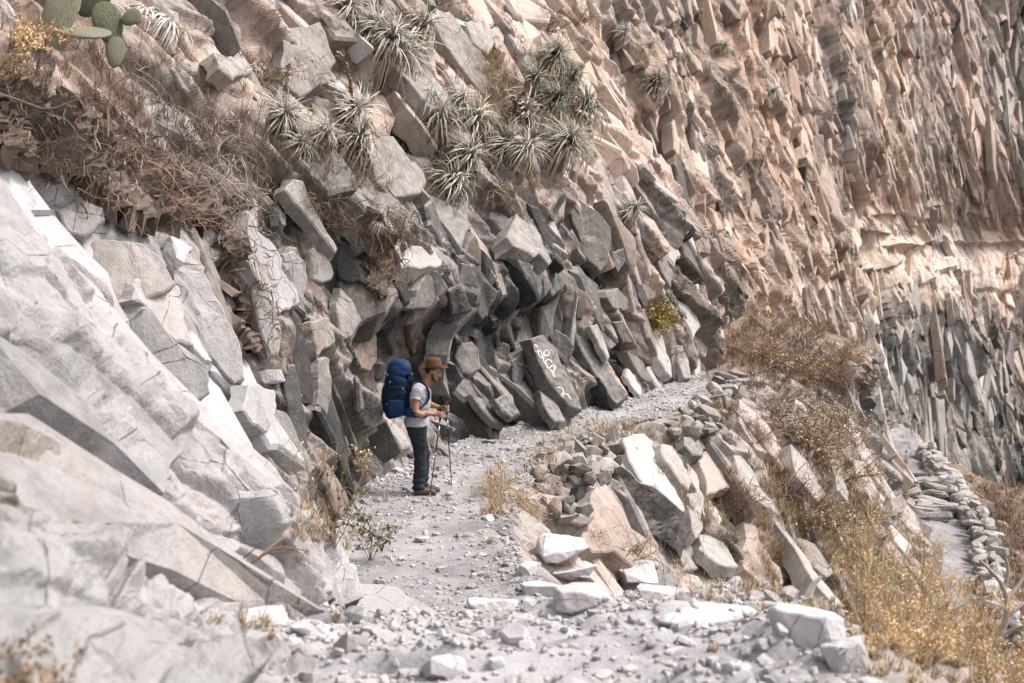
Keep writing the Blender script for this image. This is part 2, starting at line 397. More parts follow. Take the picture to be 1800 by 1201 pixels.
warm = .45 + .35*up + .25*endp + .5*(r2-.5)
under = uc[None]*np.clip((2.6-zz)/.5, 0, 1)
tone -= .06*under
F = grid_faces(nT, nS)
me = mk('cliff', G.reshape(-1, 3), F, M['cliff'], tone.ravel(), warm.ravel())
me.materials.append(M['pale'])
mi = (pal.ravel()[F].mean(1) > .5).astype(np.int32); me.polygons.foreach_set('material_index', mi)
cliff = tag(link('cliff', me), kind='structure', label='steep fractured grey rock face rising beside the trail')
SHEETS['cliff'] = Sheet(G, Nd, 'cliff')
CL = dict(endp=np.broadcast_to(endp, pal.shape), G0=G0c, h1=H1c, s=sL, t=zt, G=G, N=Nd, uc=np.broadcast_to(uc[None], pal.shape), pal=pal, up=up)

# ---------------------------------------------------------------- CANYON WALL further round the bay
us = [930, 1060, 1180, 1300, 1420, 1490, 1540, 1640, 1740, 1850, 1960]
vs_ = [-260, -120, 50, 250, 370, 430, 500, 600, 720, 850, 960]
D0 = np.array([40, 42, 46, 51, 57, 63, 74, 81, 85, 88, 92.0])
P = np.zeros((len(vs_), len(us), 3))
for i, v in enumerate(vs_):
    for j, u in enumerate(us):
        lean = (v-500)*.16 if u < 1500 else (v-500)*.10           # ribs lean down to the right
        d = D0[j] + (np.interp(v, [-260, 0, 300, 600, 980], [11, 6, 2.5, 0, -2.5]) if u < 1515 else np.interp(v, [-260, 0, 340, 385, 440, 520, 700, 860, 900, 980], [9, 4, 0, 3.2, 3.5, .5, -2, -4.5, -1, -3]))
        P[i, j] = W(u+lean, v, d)
nr, nc = 740, 680
G = lattice(P, nr, nc); N = grid_normals(G)
if np.mean(np.sum(N*(CAM-G), axis=2)) < 0: N = -N
s_ = arclen(G, 1)[None] + np.zeros((nr, 1)); t_ = -arclen(G, 0)[:, None] + np.zeros((1, nc))
vv = np.interp(np.linspace(0, len(vs_)-1, nr), range(len(vs_)), vs_)[:, None] + np.zeros((1, nc))
uu = np.interp(np.linspace(0, len(us)-1, nc), range(len(us)), us)[None] + np.zeros((nr, 1))
farm = np.clip((uu-1500)/30, 0, 1)
shs = s_ + .16*t_
wx, wy = .3*fbm(s_*.5, t_*.4, 161), .35*fbm(s_*.5, t_*.4, 162)
h0, r0 = fracture(shs+wx*2, t_+wy*2, 5.0, 14, 501, .8, 1.0, .5)
h1, r1 = fracture(shs+wx, t_+wy, 1.4, 6.0, 502, .36, .5, .36, .06)
h2_, r2 = fracture(shs+wx*.6, t_+wy*.6, .5, 2.8, 503, .18, .26, .22, .06, .16)
h3, r3 = fracture(shs+wx*.3, t_+wy*.3, .22, 1.2, 504, .07, .12, .08, .02, .25)
hb, rb = fracture(s_*.5+wx, t_*1.0+wy, 2.6, .8, 505, .3, .2, .25)         # bedded pale band
band = farm*np.clip(1-np.abs(vv-448-20*np.sin(uu*.011))/100, 0, 1); band = np.clip(band*1.8, 0, 1)
disp = h0*.55 + (h1 + h2_)*(1-.6*band) + h3*(1-.3*band) + hb*band + .35*fbm(s_*.25, t_*.12, 171)
G0w, H1w, sw, tw = G.copy(), h0*.55+h1*.6*(1-band), s_[0].copy(), t_[:, 0].copy(); disp = disp - .06
G += N*disp[..., None]; G = soften(G, .22)
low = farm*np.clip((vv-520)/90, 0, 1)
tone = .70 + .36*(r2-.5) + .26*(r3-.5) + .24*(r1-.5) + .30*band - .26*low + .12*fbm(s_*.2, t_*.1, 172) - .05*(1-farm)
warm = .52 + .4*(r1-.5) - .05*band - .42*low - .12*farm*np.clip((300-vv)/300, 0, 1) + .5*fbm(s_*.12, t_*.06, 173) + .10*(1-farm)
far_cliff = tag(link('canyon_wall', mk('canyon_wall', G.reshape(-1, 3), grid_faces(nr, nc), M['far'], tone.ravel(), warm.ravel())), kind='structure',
                label='tall tan canyon wall of upright broken rock ribs')
SHEETS['wall'] = Sheet(G, N, 'wall'); FW = dict(G0=G0w, h1=H1w, s=sw, t=tw, G=G, N=N, farm=farm, band=band, low=low, tone=tone, warm=warm)

# ---------------------------------------------------------------- LOWER HILLSIDE below the trail
top = [(1.75, 5.2, 1.55), (1.95, 7.4, 1.25), (1.45, 10.4, .55), (.9, 12.6, 0), (.25, 14.6, -.12), (.1, 17.6, -.1), (.85, 21.2, -.1), (2.65, 25.7, -.1), (4.15, 29.0, -.1), (5.5, 32.6, -.05), (7.8, 37.5, -.35), (10.2, 43, -.4), (12.4, 51, -.6)]
bot = [(4.6, 5.5, -6.5), (4.6, 8, -6.5), (4.4, 10.4, -6.5), (4.2, 12.8, -6.5), (4.0, 14.6, -6.4), (4.2, 17, -6.0), (5.3, 20.5, -5.6), (6.9, 24.2, -5.0), (8.2, 28, -4.4), (9.4, 32, -4.2), (10.9, 38.5, -4.2), (12.6, 46.4, -4.2), (14.2, 54, -4.2)]
back = [(a[0]-1.0, a[1]+.3, a[2]-.05) for a in top[:9]] + [(4.9, 35, .15), (6.0, 41, .45), (7.5, 47, .5), (9.2, 54, .4)]
top, bot, back = map(np.array, (top, bot, back))
P = np.stack([back, top, top*.72+bot*.28+np.array([.10, 0, .12]), top*.40+bot*.60, bot], 0)
nr, nc = 270, 500
G = lattice(P, nr, nc); N = grid_normals(G)
if N[..., 2].mean() < 0: N = -N
s_ = arclen(G, 1)[None] + np.zeros((nr, 1)); t_ = -arclen(G, 0)[:, None] + np.zeros((1, nc))
wx, wy = .12*fbm(s_*1.1, t_*1.1, 261), .12*fbm(s_*1.1, t_*1.1, 262)
h1, r1 = fracture(s_+wx*2, t_*1+wy*2, 1.1, 3.2, 601, .22, .38, .18)
h2_, r2 = fracture(s_+wx, t_+wy, .45, 1.5, 602, .10, .22, .14, .02)
h3, r3 = fracture(s_+wx*.5, t_+wy*.5, .2, .42, 603, .025, .06, .04, 0, .35)
rows = np.linspace(0, 4, nr)[:, None]
fade = np.clip((rows-.85)/.4, .12, 1)
G0h, H1h, sh_, th_ = G.copy(), h1*fade, s_[0].copy(), t_[:, 0].copy()
G += N*((h1+h2_+h3-.04)*fade + .03*fbm(s_*4, t_*4, 271))[..., None]
tone = .60 + .28*(r2-.5) + .2*(r1-.5) + .14*(r3-.5)
warm = .60 + .5*(r1-.5) + .2*(r2-.5)
hme = mk('hillside', G.reshape(-1, 3), grid_faces(nr, nc), M['cliff'], tone.ravel(), warm.ravel()); hme.materials.append(M['brushsoil'])
soil = ((rows < 1.25)*(G[..., 1] > 33.5)) | ((fbm(s_*.35, t_*.22, 275)+fbm(s_*1.5, t_*1.2, 276)*.5 > .34)*(rows > 1.2)*(G[..., 1] > 15))
hme.polygons.foreach_set('material_index', (soil.ravel()[grid_faces(nr, nc)].mean(1) > .5).astype(np.int32))
hill = tag(link('hillside', hme), kind='structure',
           label='steep slope of leaning rock slabs falling away below the trail')
SHEETS['hill'] = Sheet(G, N, 'hill'); HL = dict(G0=G0h, h1=H1h, s=sh_, t=th_, fade=fade+0*s_, G=G, N=N)

# ---------------------------------------------------------------- LOWER TRAIL and the brush slope below it
le = np.array([(14.3, 54, -4.1, 15.2, 54, -4.2), (12.7, 46.4, -4.1, 13.5, 46, -4.2), (11.9, 42, -4.1, 12.9, 42, -4.25), (11.1, 38.4, -4.1, 12.2, 38, -4.3), (10.4, 35, -4.15, 11.6, 35, -4.3),
               (9.6, 32, -4.2, 10.6, 31.6, -4.35), (8.3, 28.3, -4.5, 9.8, 28.3, -4.6), (7.2, 25, -5.0, 8.9, 25, -5.1)])
nr, nc = 420, 40
E = cr(le, nr); G = E[:, None, :3]*(1-np.linspace(-.25, 1, nc)[None, :, None]) + E[:, None, 3:]*np.linspace(-.25, 1, nc)[None, :, None]
X, Y = G[..., 0], G[..., 1]; hh, rr = fracture(X, Y, .7, .45, 701, .10, .12, 0)
G = G.copy(); G[..., 2] += .08*fbm(X*.8, Y*.8, 81)+.03*fbm(X*4, Y*4, 82) + hh*np.clip((Y-35)/4, 0, 1)
N = grid_normals(G)
if N[..., 2].mean() < 0: N = -N
low_trail = tag(link('lower_path', mk('lower_path', G.reshape(-1, 3), grid_faces(nr, nc), M['trail'], (.30+.3*fbm(X, Y, 83)).ravel(), .5, True)), kind='structure',
                label='narrow rocky footpath continuing far below on the right')
SHEETS['lowpath'] = Sheet(G, N, 'lowpath')
P = np.array([[W(1540, 760, 66), W(1640, 800, 68), W(1750, 850, 70), W(2000, 880, 72)],
              [W(1585, 880, 50), W(1690, 905, 52), W(1800, 930, 54), W(2050, 960, 56)],
              [W(1620, 1050, 38), W(1740, 1050, 40), W(1860, 1060, 41), W(2150, 1080, 43)],
              [W(1500, 1400, 26), W(1750, 1400, 28), W(1950, 1400, 30), W(2250, 1400, 31)]])
nr, nc = 260, 200
G = lattice(P, nr, nc); N = grid_normals(G)
if N[..., 2].mean() < 0: N = -N
s_ = arclen(G, 1)[None] + np.zeros((nr, 1)); t_ = -arclen(G, 0)[:, None] + np.zeros((1, nc))
hh, rr = fracture(s_, t_, 1.6, 1.8, 711, .2, .3, .2)
G += N*(hh*.5+.25*fbm(s_*.6, t_*.6, 91)+.06*fbm(s_*3, t_*3, 92))[..., None]
brush_slope = tag(link('brush_slope', mk('brush_slope', G.reshape(-1, 3), grid_faces(nr, nc), M['brushsoil'], .5, .7)), kind='structure',
                  label='brown scrubby slope below the lower path wall')
SHEETS['brush'] = Sheet(G, N, 'brush')

# ---------------------------------------------------------------- FOREGROUND OUTCROP at the left of the camera
rowsA = [[(-300, -100, 8.6), (0, 330, 10.2), (180, 520, 11.5), (345, 720, 12), (590, 960, 12.5), (640, 1080, 11.6)],
         [(-300, 150, 7.4), (0, 430, 8), (170, 590, 9), (330, 760, 9.5), (556, 950, 10.4), (592, 1050, 10.0)],
         [(-300, 420, 5.6), (0, 610, 6.2), (140, 740, 7.0), (290, 880, 7.9), (450, 1000, 9), (550, 1075, 9.1)],
         [(-300, 720, 4.3), (0, 860, 4.9), (120, 930, 5.6), (270, 1010, 6.6), (400, 1080, 7.5), (510, 1120, 8.0)],
         [(-300, 1050, 3.5), (0, 1100, 3.9), (140, 1110, 4.5), (300, 1130, 5.3), (420, 1160, 6.0), (540, 1170, 6.6)],
         [(-300, 1500, 2.9), (0, 1500, 3.1), (150, 1500, 3.5), (310, 1500, 4.0), (430, 1500, 4.4), (560, 1500, 4.7)]]
P = np.array([[W(*c) for c in r] for r in rowsA])
nr, nc = 360, 300
G = lattice(P, nr, nc); N = grid_normals(G)
if np.mean(np.sum(N*(CAM-G), axis=2)) < 0: N = -N
s_ = arclen(G, 1)[None] + np.zeros((nr, 1)); t_ = -arclen(G, 0)[:, None] + np.zeros((1, nc))
wx, wy = .10*fbm(s_*1.2, t_*1.2, 361), .10*fbm(s_*1.2, t_*1.2, 362)
h1, r1 = fracture(s_+.45*t_+wx, t_+wy, 1.7, .85, 803, .08, .17, .0, .05, .06)
h2_, r2 = fracture(s_+.2*t_+wx, t_+wy, .7, .38, 804, .03, .075, .0, .02, .08)
h3, r3 = fracture(s_+wx, t_+wy, .16, .3, 805, .005, .015, 0, 0, .4)
q = (G-CAM); dq = q@FWD; pu, pv = 900+2500*(q@RGT)/dq, 600.5-2500*(q@UPV)/dq
pu = pu+7*fbm(s_*3, t_*3, 381); pv = pv+7*fbm(s_*3, t_*3, 382)
relief = np.zeros(pu.shape); tone = .76 + .16*(r1-.5) + .16*(r2-.5); warm = .28+.3*(r1-.5)
for pts, hgt, gx, gy, tn, wm in [          # slabs that part along joints: outline, how proud, tilt, tone, warmth
  ([(122, 770), (180, 700), (300, 800), (420, 870), (480, 870), (520, 920), (558, 965), (585, 1045), (500, 1040), (420, 1022), (300, 1008), (250, 985), (190, 900), (112, 830)], .05, .02, -.03, 0.82, .35),
  ([(-300, 520), (0, 575), (60, 600), (130, 680), (165, 760), (130, 800), (105, 870), (110, 900), (150, 940), (240, 1010), (190, 1000), (90, 930), (-40, 890), (-300, 880)], -.02, -.03, .02, .46, .80),
  ([(-60, 890), (40, 920), (175, 985), (185, 1060), (320, 1140), (440, 1185), (400, 1320), (-60, 1320)], .07, .02, -.02, .78, .25),
  ([(200, 985), (280, 1020), (390, 1075), (470, 1130), (530, 1180), (440, 1160), (330, 1115), (215, 1050)], .05, .0, -.05, .86, .3),
  ([(-40, 400), (0, 430), (90, 520), (170, 590), (250, 690), (330, 760), (300, 770), (200, 690), (130, 640), (60, 570), (-40, 500)], .06, .03, .0, .84, .3),
  ([(380, 1195), (470, 1130), (560, 1140), (640, 1250), (400, 1300)], .05, .02, .02, .5, .5)]:
    sd = poly_sd(pu, pv, pts); uc_, vc_ = np.mean(pts, 0); ins = np.clip(sd/5+.5, 0, 1); ins = ins*ins*(3-2*ins)
    relief += ins*(hgt+gx*(pu-uc_)/100+gy*(pv-vc_)/100) - .035*np.exp(-(sd/4.5)**2)*(vn(s_*2.3, t_*2.3, 385) > .42)
    tone = tone*(1-ins)+ins*(tn+.10*(r2-.5)); warm = warm*(1-ins)+ins*wm
G0o = G + N*(relief+.03*fbm(s_*2, t_*2, 372))[..., None]
G += N*(h1+h2_+h3*1.4-.03+.010*fbm(s_*7, t_*7, 371)+.03*fbm(s_*2, t_*2, 372)+relief)[..., None]; G = soften(G, .15)
outcrop = tag(link('rock_outcrop', mk('rock_outcrop', G.reshape(-1, 3), grid_faces(nr, nc), M['outcrop'], tone.ravel()*.79, warm.ravel())), kind='structure',
              label='pale blurred bedrock outcrop filling the near left corner')
SHEETS['outcrop'] = Sheet(G, N, 'outcrop'); OC = dict(G=G, N=N, G0=G0o, h1=h1*.5, s=s_[0], t=t_[:, 0], tone=tone, warm=warm)

# ---------------------------------------------------------------- broken shards between them
def chip(seed, k=6, flat=.5):
    r_ = np.random.default_rng(seed); ang = np.sort(r_.uniform(0, 2*np.pi, k) + np.linspace(0, .01, k))
    ang = (np.arange(k)+r_.uniform(-.33, .33, k))*2*np.pi/k
    rad = r_.uniform(.72, 1.1, k); x, y = np.cos(ang)*rad*.5, np.sin(ang)*rad*.5
    tx, ty = r_.uniform(-.45, .45), r_.uniform(-.6, .1)
    top = np.stack([x*.82, y*.82, .5+x*tx+y*ty], 1); mid = np.stack([x*1.05, y*1.05, r_.uniform(-.2, .25, k)], 1); bot = np.stack([x*.9, y*.9, np.full(k, -.6)], 1)
    ex = r_.uniform(-.3, .3, (2, 3))*[1, 1, .2]+[0, 0, .62]
    bm = bmesh.new()
    for p in np.concatenate([top, mid, bot, ex[:1]]): bm.verts.new(p)
    rr = bmesh.ops.convex_hull(bm, input=bm.verts[:])
    bmesh.ops.delete(bm, geom=list({g for g in rr['geom_interior']+rr['geom_unused'] if isinstance(g, bmesh.types.BMVert)}), context='VERTS')
    bmesh.ops.triangulate(bm, faces=bm.faces[:]); bm.verts.index_update()
    V = np.array([v.co[:] for v in bm.verts]); F = np.array([[v.index for v in f.verts] for f in bm.faces]); bm.free()
    return V, F
CH = [chip(900+i, 5+i % 3) for i in range(24)]
def proj(p):
    q = np.asarray(p)-CAM; d = q@FWD; return 900+2500*(q@RGT)/d, 600.5-2500*(q@UPV)/d, d
def frame_of(n, up=(0, 0, 1.0), twist=0.0):
    n = unit(n); t = np.array(up)-n*np.dot(up, n); t = unit(t) if np.linalg.norm(t) > 1e-3 else np.array([1.0, 0, 0])
    b = np.cross(t, n); c, s = math.cos(twist), math.sin(twist)
    return np.stack([b*c+t*s, -b*s+t*c, n], 1)              # columns x (across), y (up the dip), z (out)
def join_chips(name, items, mat, parent, variants=None, smooth=False):
    Vs, Fs, Ts, Ws, o = [], [], [], [], 0
    for (vi, M3, loc, tone, warm) in items:
        V, F = (variants or CH)[vi]; Vs.append(V@M3.T+loc); Fs.append(F+o); o += len(V)
        Ts.append(np.full(len(V), tone)); Ws.append(np.full(len(V), warm))
    if not Vs: return None
    ob = link(name, mk(name, np.concatenate(Vs), np.concatenate(Fs), mat, np.concatenate(Ts), np.concatenate(Ws), smooth), parent)
    ob['kind'] = 'stuff'; return ob
chip_me = {}
def chip_mesh(vi, mat, tone, warm):
    tq, wq = round(tone*7)/7, round(warm*4)/4; key = (vi, mat.name, tq, wq)
    if key not in chip_me: chip_me[key] = mk('rock_shard', *CH[vi], mat, tq, wq)
    return chip_me[key]
def scatter(sheet, fields, n, size, aspect, thick, mat, parent, parts, seed, keep=None, tilt=.35, sink=.15, twist=.25, name='rock_shard', lean=0.0):
    r_ = np.random.default_rng(seed); S = SHEETS[sheet]; items = []
    tries = 0
    while len(items) < n and tries < n*12:
        tries += 1
        i, j = r_.integers(2, S.nr-2), r_.integers(2, S.nc-2); p = S.G[i, j]
        u, v, d = proj(p)
        if not (-120 < u < 1920 and -150 < v < 1330): continue
        if S.N[i, j] @ (CAM-p) < 0: continue
        k = keep(i, j, u, v, r_) if keep else 1
        if r_.random() > k: continue
        L = size*math.exp(r_.normal(0, .5)); w = L*r_.uniform(*aspect); h = w*r_.uniform(*thick)
        nn = unit(S.N[i, j] + r_.normal(0, tilt, 3)*[1, 1, .7]); Fm = frame_of(nn, twist=lean+r_.normal(0, twist))
        M3 = Fm*np.array([w, L, h]); tone = float(np.clip(fields[0](i, j, u, v)+r_.normal(0, .19), 0, 1)); warm = float(np.clip(fields[1](i, j, u, v)+r_.normal(0, .2), 0, 1))
        items.append((int(r_.integers(len(CH))), M3, p-nn*h*sink, tone, warm, L*w/d**2 if 0 < u < 1800 and 0 < v < 1200 else 0, d))
    items.sort(key=lambda q: -q[5])
    for vi, M3, loc, tone, warm, _, d in items[:parts]:
        o = link(name, chip_mesh(vi, mat, tone, warm), parent)
        o.matrix_world = Matrix([[*M3[0], loc[0]], [*M3[1], loc[1]], [*M3[2], loc[2]], [0, 0, 0, 1]])
    join_chips('shard_scree' if 0 else name+'_mass', [q[:5] for q in items[parts:]], mat, parent)

def clip_cell(c, others, lim):
    poly = [(-lim, -lim), (lim, -lim), (lim, lim), (-lim, lim)]
    for o in others:
        mx, my = (o[0]-c[0]), (o[1]-c[1]); hl = (mx*mx+my*my)/2; out = []
        for i in range(len(poly)):
            p0, p1 = poly[i], poly[(i+1) % len(poly)]; d0, d1 = p0[0]*mx+p0[1]*my-hl, p1[0]*mx+p1[1]*my-hl
            if d0 <= 0: out.append(p0)
            if (d0 < 0) != (d1 < 0): f = d0/(d0-d1); out.append((p0[0]+(p1[0]-p0[0])*f, p0[1]+(p1[1]-p0[1])*f))
        poly = out
        if len(poly) < 3: return None
    return np.array(poly)
def mosaic(sheet, D, cs, ct, shear, seed, accept, look, mat, parent, parts, lift=.06, off=.09, tilt=(.26, .22), bias=.2, thick=.5, gap=.014, name='rock_slab', extra=.14, drop_=.12):
    """joint-bounded blocks fitted edge to edge over a rock face, each with its own level, slope and broken top"""
    r_ = np.random.default_rng(seed); G0, N, h1 = D['G0'], D['N'], D['h1']; s, t = D['s'], D['t']; nr, nc = G0.shape[:2]
    tinc = t if t[-1] > t[0] else t[::-1]; iinc = np.arange(nr) if t[-1] > t[0] else np.arange(nr)[::-1]
    def at(a, b):
        i = float(np.interp(b, tinc, iinc)); j = float(np.interp(a-shear*b, s, np.arange(nc))); i0, j0 = min(int(i), nr-2), min(int(j), nc-2); fi, fj = i-i0, j-j0
        P = (G0[i0, j0]*(1-fj)+G0[i0, j0+1]*fj)*(1-fi)+(G0[i0+1, j0]*(1-fj)+G0[i0+1, j0+1]*fj)*fi
        return P, N[i0, j0], h1[i0, j0], i0, j0
    t0, t1 = tinc[0], tinc[-1]; A0, A1 = s[0]+min(shear*t0, shear*t1), s[-1]+max(shear*t0, shear*t1)
    seeds = {}
    for ia in range(int(A0/cs)-1, int(A1/cs)+2):
        for ib in range(int(t0/ct)-1, int(t1/ct)+2):
            if r_.random() < drop_: continue
            seeds.setdefault((ia, ib), []).append((ia+.5+r_.uniform(-.45, .45), ib+.5+(.5 if ia % 2 else 0)+r_.uniform(-.45, .45)))
            if r_.random() < extra: seeds[(ia, ib)].append((ia+r_.random(), ib+r_.random()))
    items = []
    for (ia, ib), cc in seeds.items():
        for c in cc:
            a, b = c[0]*cs, c[1]*ct
            if not (t0+.05 < b < t1-.05 and s[0] < a-shear*b < s[-1]): continue
            P, n, h, i0, j0 = at(a, b); u, v, d = proj(P)
            if not (-130 < u < 1930 and -140 < v < 1330) or n@(CAM-P) < 0 or not accept(i0, j0, u, v, r_): continue
            oth = [o for x in range(-2, 3) for y in range(-3, 4) for o in seeds.get((ia+x, ib+y), []) if o is not c]
            poly = clip_cell(c, oth, 2.2)
            if poly is None or len(poly) < 3: continue
            ar = .5*abs(np.sum(poly[:, 0]*np.roll(poly[:, 1], -1)-poly[:, 1]*np.roll(poly[:, 0], -1)))
            if ar < .06: continue
            pts = []
            for k in range(len(poly)):                                   # chip the long edges
                p0, p1 = poly[k], poly[(k+1) % len(poly)]; pts.append(p0); L = np.hypot((p1[0]-p0[0])*cs, (p1[1]-p0[1])*ct)
                if L > .35*cs+.12:
                    m_ = 2 if L > .95*cs else 1
                    for e_ in range(1, m_+1): f = (e_+r_.uniform(-.25, .25))/(m_+1); q = p0+(p1-p0)*f; pts.append(q-(q-poly.mean(0))*r_.uniform(-.02, .15))
            pts = np.array(pts)*(1-gap); k = len(pts); tone, warm = look(i0, j0, u, v, r_)
            gx, gb, o = r_.normal(0, tilt[0]), r_.normal(-bias, tilt[1]), h*.8+lift+r_.normal(0, off)
            if k < 3: continue
            mid = pts.mean(0); peak = r_.normal(0, .05)+(r_.uniform(.08, .22) if r_.random() < .5 else 0); sx = cs*.5
            cpk = mid+r_.uniform(-.22, .22, 2)
            def w3(q, extra):
                da, db = q[0]*cs, q[1]*ct; P2, n2, _, _, _ = at(a+da, b+db); hh = o+np.clip(gx*da+gb*db, -.45, .45)+extra; return P2+n*hh
            top = [w3(q*.90, r_.uniform(-.012, .012)) for q in pts]; rim = [w3(q, -.05*cs-r_.uniform(0, .03)) for q in pts]; low = [w3(q*1.05, -thick*r_.uniform(.85, 1.1)) for q in pts]; pk_ = w3(cpk, peak*sx)
            V = np.array(top+rim+low+[pk_]); F = []
            for q in range(k):
                q2 = (q+1) % k; F += [(q, q2, 3*k), (q, k+q, k+q2), (q, k+q2, q2), (k+q, 2*k+q, 2*k+q2), (k+q, 2*k+q2, k+q2)]
            items.append((V, np.array(F), tone, warm, ar*cs*ct/d**2 if 0 < u < 1800 and 0 < v < 1200 else 0, n))
    items.sort(key=lambda q: -q[4]); Vs, Fs, Ns, o_ = [], [], [], 0
    for V, F, *_r, n in items: Vs.append(V); Fs.append(F+o_); Ns += [n]*len(F); o_ += len(V)
    SHEETS[sheet+'+blocks%d' % seed] = Blocks(np.concatenate(Vs), np.concatenate(Fs), Ns)
    for V, F, tone, warm, _, n in items[:parts]:
        c = V.mean(0); link(name, mk(name, V-c, F, mat, tone, warm), parent, c)
    R2 = items[parts:]
    if R2:
        Vs, Fs, Ts, Ws, o_ = [], [], [], [], 0
        for V, F, tone, warm, *_r in R2: Vs.append(V); Fs.append(F+o_); Ts.append(np.full(len(V), tone)); Ws.append(np.full(len(V), warm)); o_ += len(V)
        ob = link(name+'_mass', mk(name, np.concatenate(Vs), np.concatenate(Fs), mat, np.concatenate(Ts), np.concatenate(Ws)), parent); ob['kind'] = 'stuff'
def look_c(i, j, u, v, r_):
    up, en, z = CL['up'][i, j], CL['endp'][i, j], CL['G'][i, j, 2]
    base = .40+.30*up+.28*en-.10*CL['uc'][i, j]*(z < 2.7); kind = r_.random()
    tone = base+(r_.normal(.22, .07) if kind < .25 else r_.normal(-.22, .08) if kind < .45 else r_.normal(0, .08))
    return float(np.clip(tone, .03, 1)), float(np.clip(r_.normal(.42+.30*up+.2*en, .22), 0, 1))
BANK = [(-40, 140), (70, 150), (150, 190), (220, 240), (310, 290), (430, 330), (420, 400), (455, 520), (475, 620), (440, 640), (395, 520), (370, 400), (250, 415), (150, 370), (-40, 300)]
BRUSHY = [(-140, -140), (260, -100), (340, 120), (470, 300), (300, 300), (-140, 160)]
CACT = [(-140, -140), (290, -140), (280, 110), (210, 170), (-140, 190)]
WORD = [(925, 580), (960, 580), (1000, 630), (1040, 725), (1000, 730), (955, 670)]
ok_c = lambda i, j, u, v, r_: not in_poly(u, v, WORD) and not in_poly(u, v, CACT) and CL['pal'][i, j] < .5 and not in_poly(u, v, BANK) and r_.random() < (.40 if in_poly(u, v, BRUSHY) else .98 if CL['uc'][i, j] > .25 and CL['G'][i, j, 2] < 4.2 else .82)
mosaic('cliff', CL, .60, 1.0, -.18, 21, ok_c, look_c, M['cliff'], cliff, 230, off=.055, tilt=(.26, .20), drop_=.30, lift=.03, extra=.42)
def look_p(i, j, u, v, r_): return float(np.clip(r_.normal(.70, .14), .2, 1)), float(np.clip(r_.normal(.40, .25), 0, 1))
mosaic('cliff', CL, .8, 1.4, .25, 22, lambda i, j, u, v, r_: CL['pal'][i, j] >= .5 and u > -60 and not in_poly(u, v, BANK), look_p, M['pale'], cliff, 60, off=.05, tilt=(.14, .12), bias=.08, name='pale_slab') if 1 else 0
def look_w(i, j, u, v, r_):
    k = r_.random(); tn = FW['tone'][i, j]*.6+.28+(r_.normal(.15, .08) if k < .3 else r_.normal(-.20, .1) if k < .5 else r_.normal(0, .08))
    return float(np.clip(tn, .05, 1)), float(np.clip(FW['warm'][i, j]*.8+.1+r_.normal(0, .15), 0, 1))
mosaic('wall', FW, .80, 3.0, -.06, 26, lambda i, j, u, v, r_: FW['band'][i, j] < .4 and r_.random() < .26, look_w, M['far'], far_cliff, 120, lift=-.03, off=.10, tilt=(.22, .05), bias=.05, thick=.6, gap=.03, name='rock_rib', drop_=.3, extra=.3)
mosaic('wall', FW, .42, 1.25, -.06, 23, lambda i, j, u, v, r_: r_.random() < (.14 if FW['band'][i, j] > .4 else .40), look_w, M['far'], far_cliff, 170, lift=-.04, off=.085, tilt=(.30, .14), bias=.10, thick=.5, gap=.03, name='rock_rib', drop_=.3, extra=.4)
def look_h(i, j, u, v, r_):
    k = r_.random(); tn = .68+(r_.normal(.18, .06) if k < .35 else r_.normal(-.24, .08) if k < .5 else r_.normal(0, .07)); return float(np.clip(tn, .1, 1)), float(np.clip(r_.normal(.62, .25), 0, 1))
mosaic('hill', HL, .66, 2.2, -.55, 24, lambda i, j, u, v, r_: HL['fade'][i, j] > .8 and HL['G'][i, j, 1] < 46 and r_.random() < .62, look_h, M['cliff'], hill, 230, lift=.06, off=.10, tilt=(.26, .10), bias=.05, thick=.5)

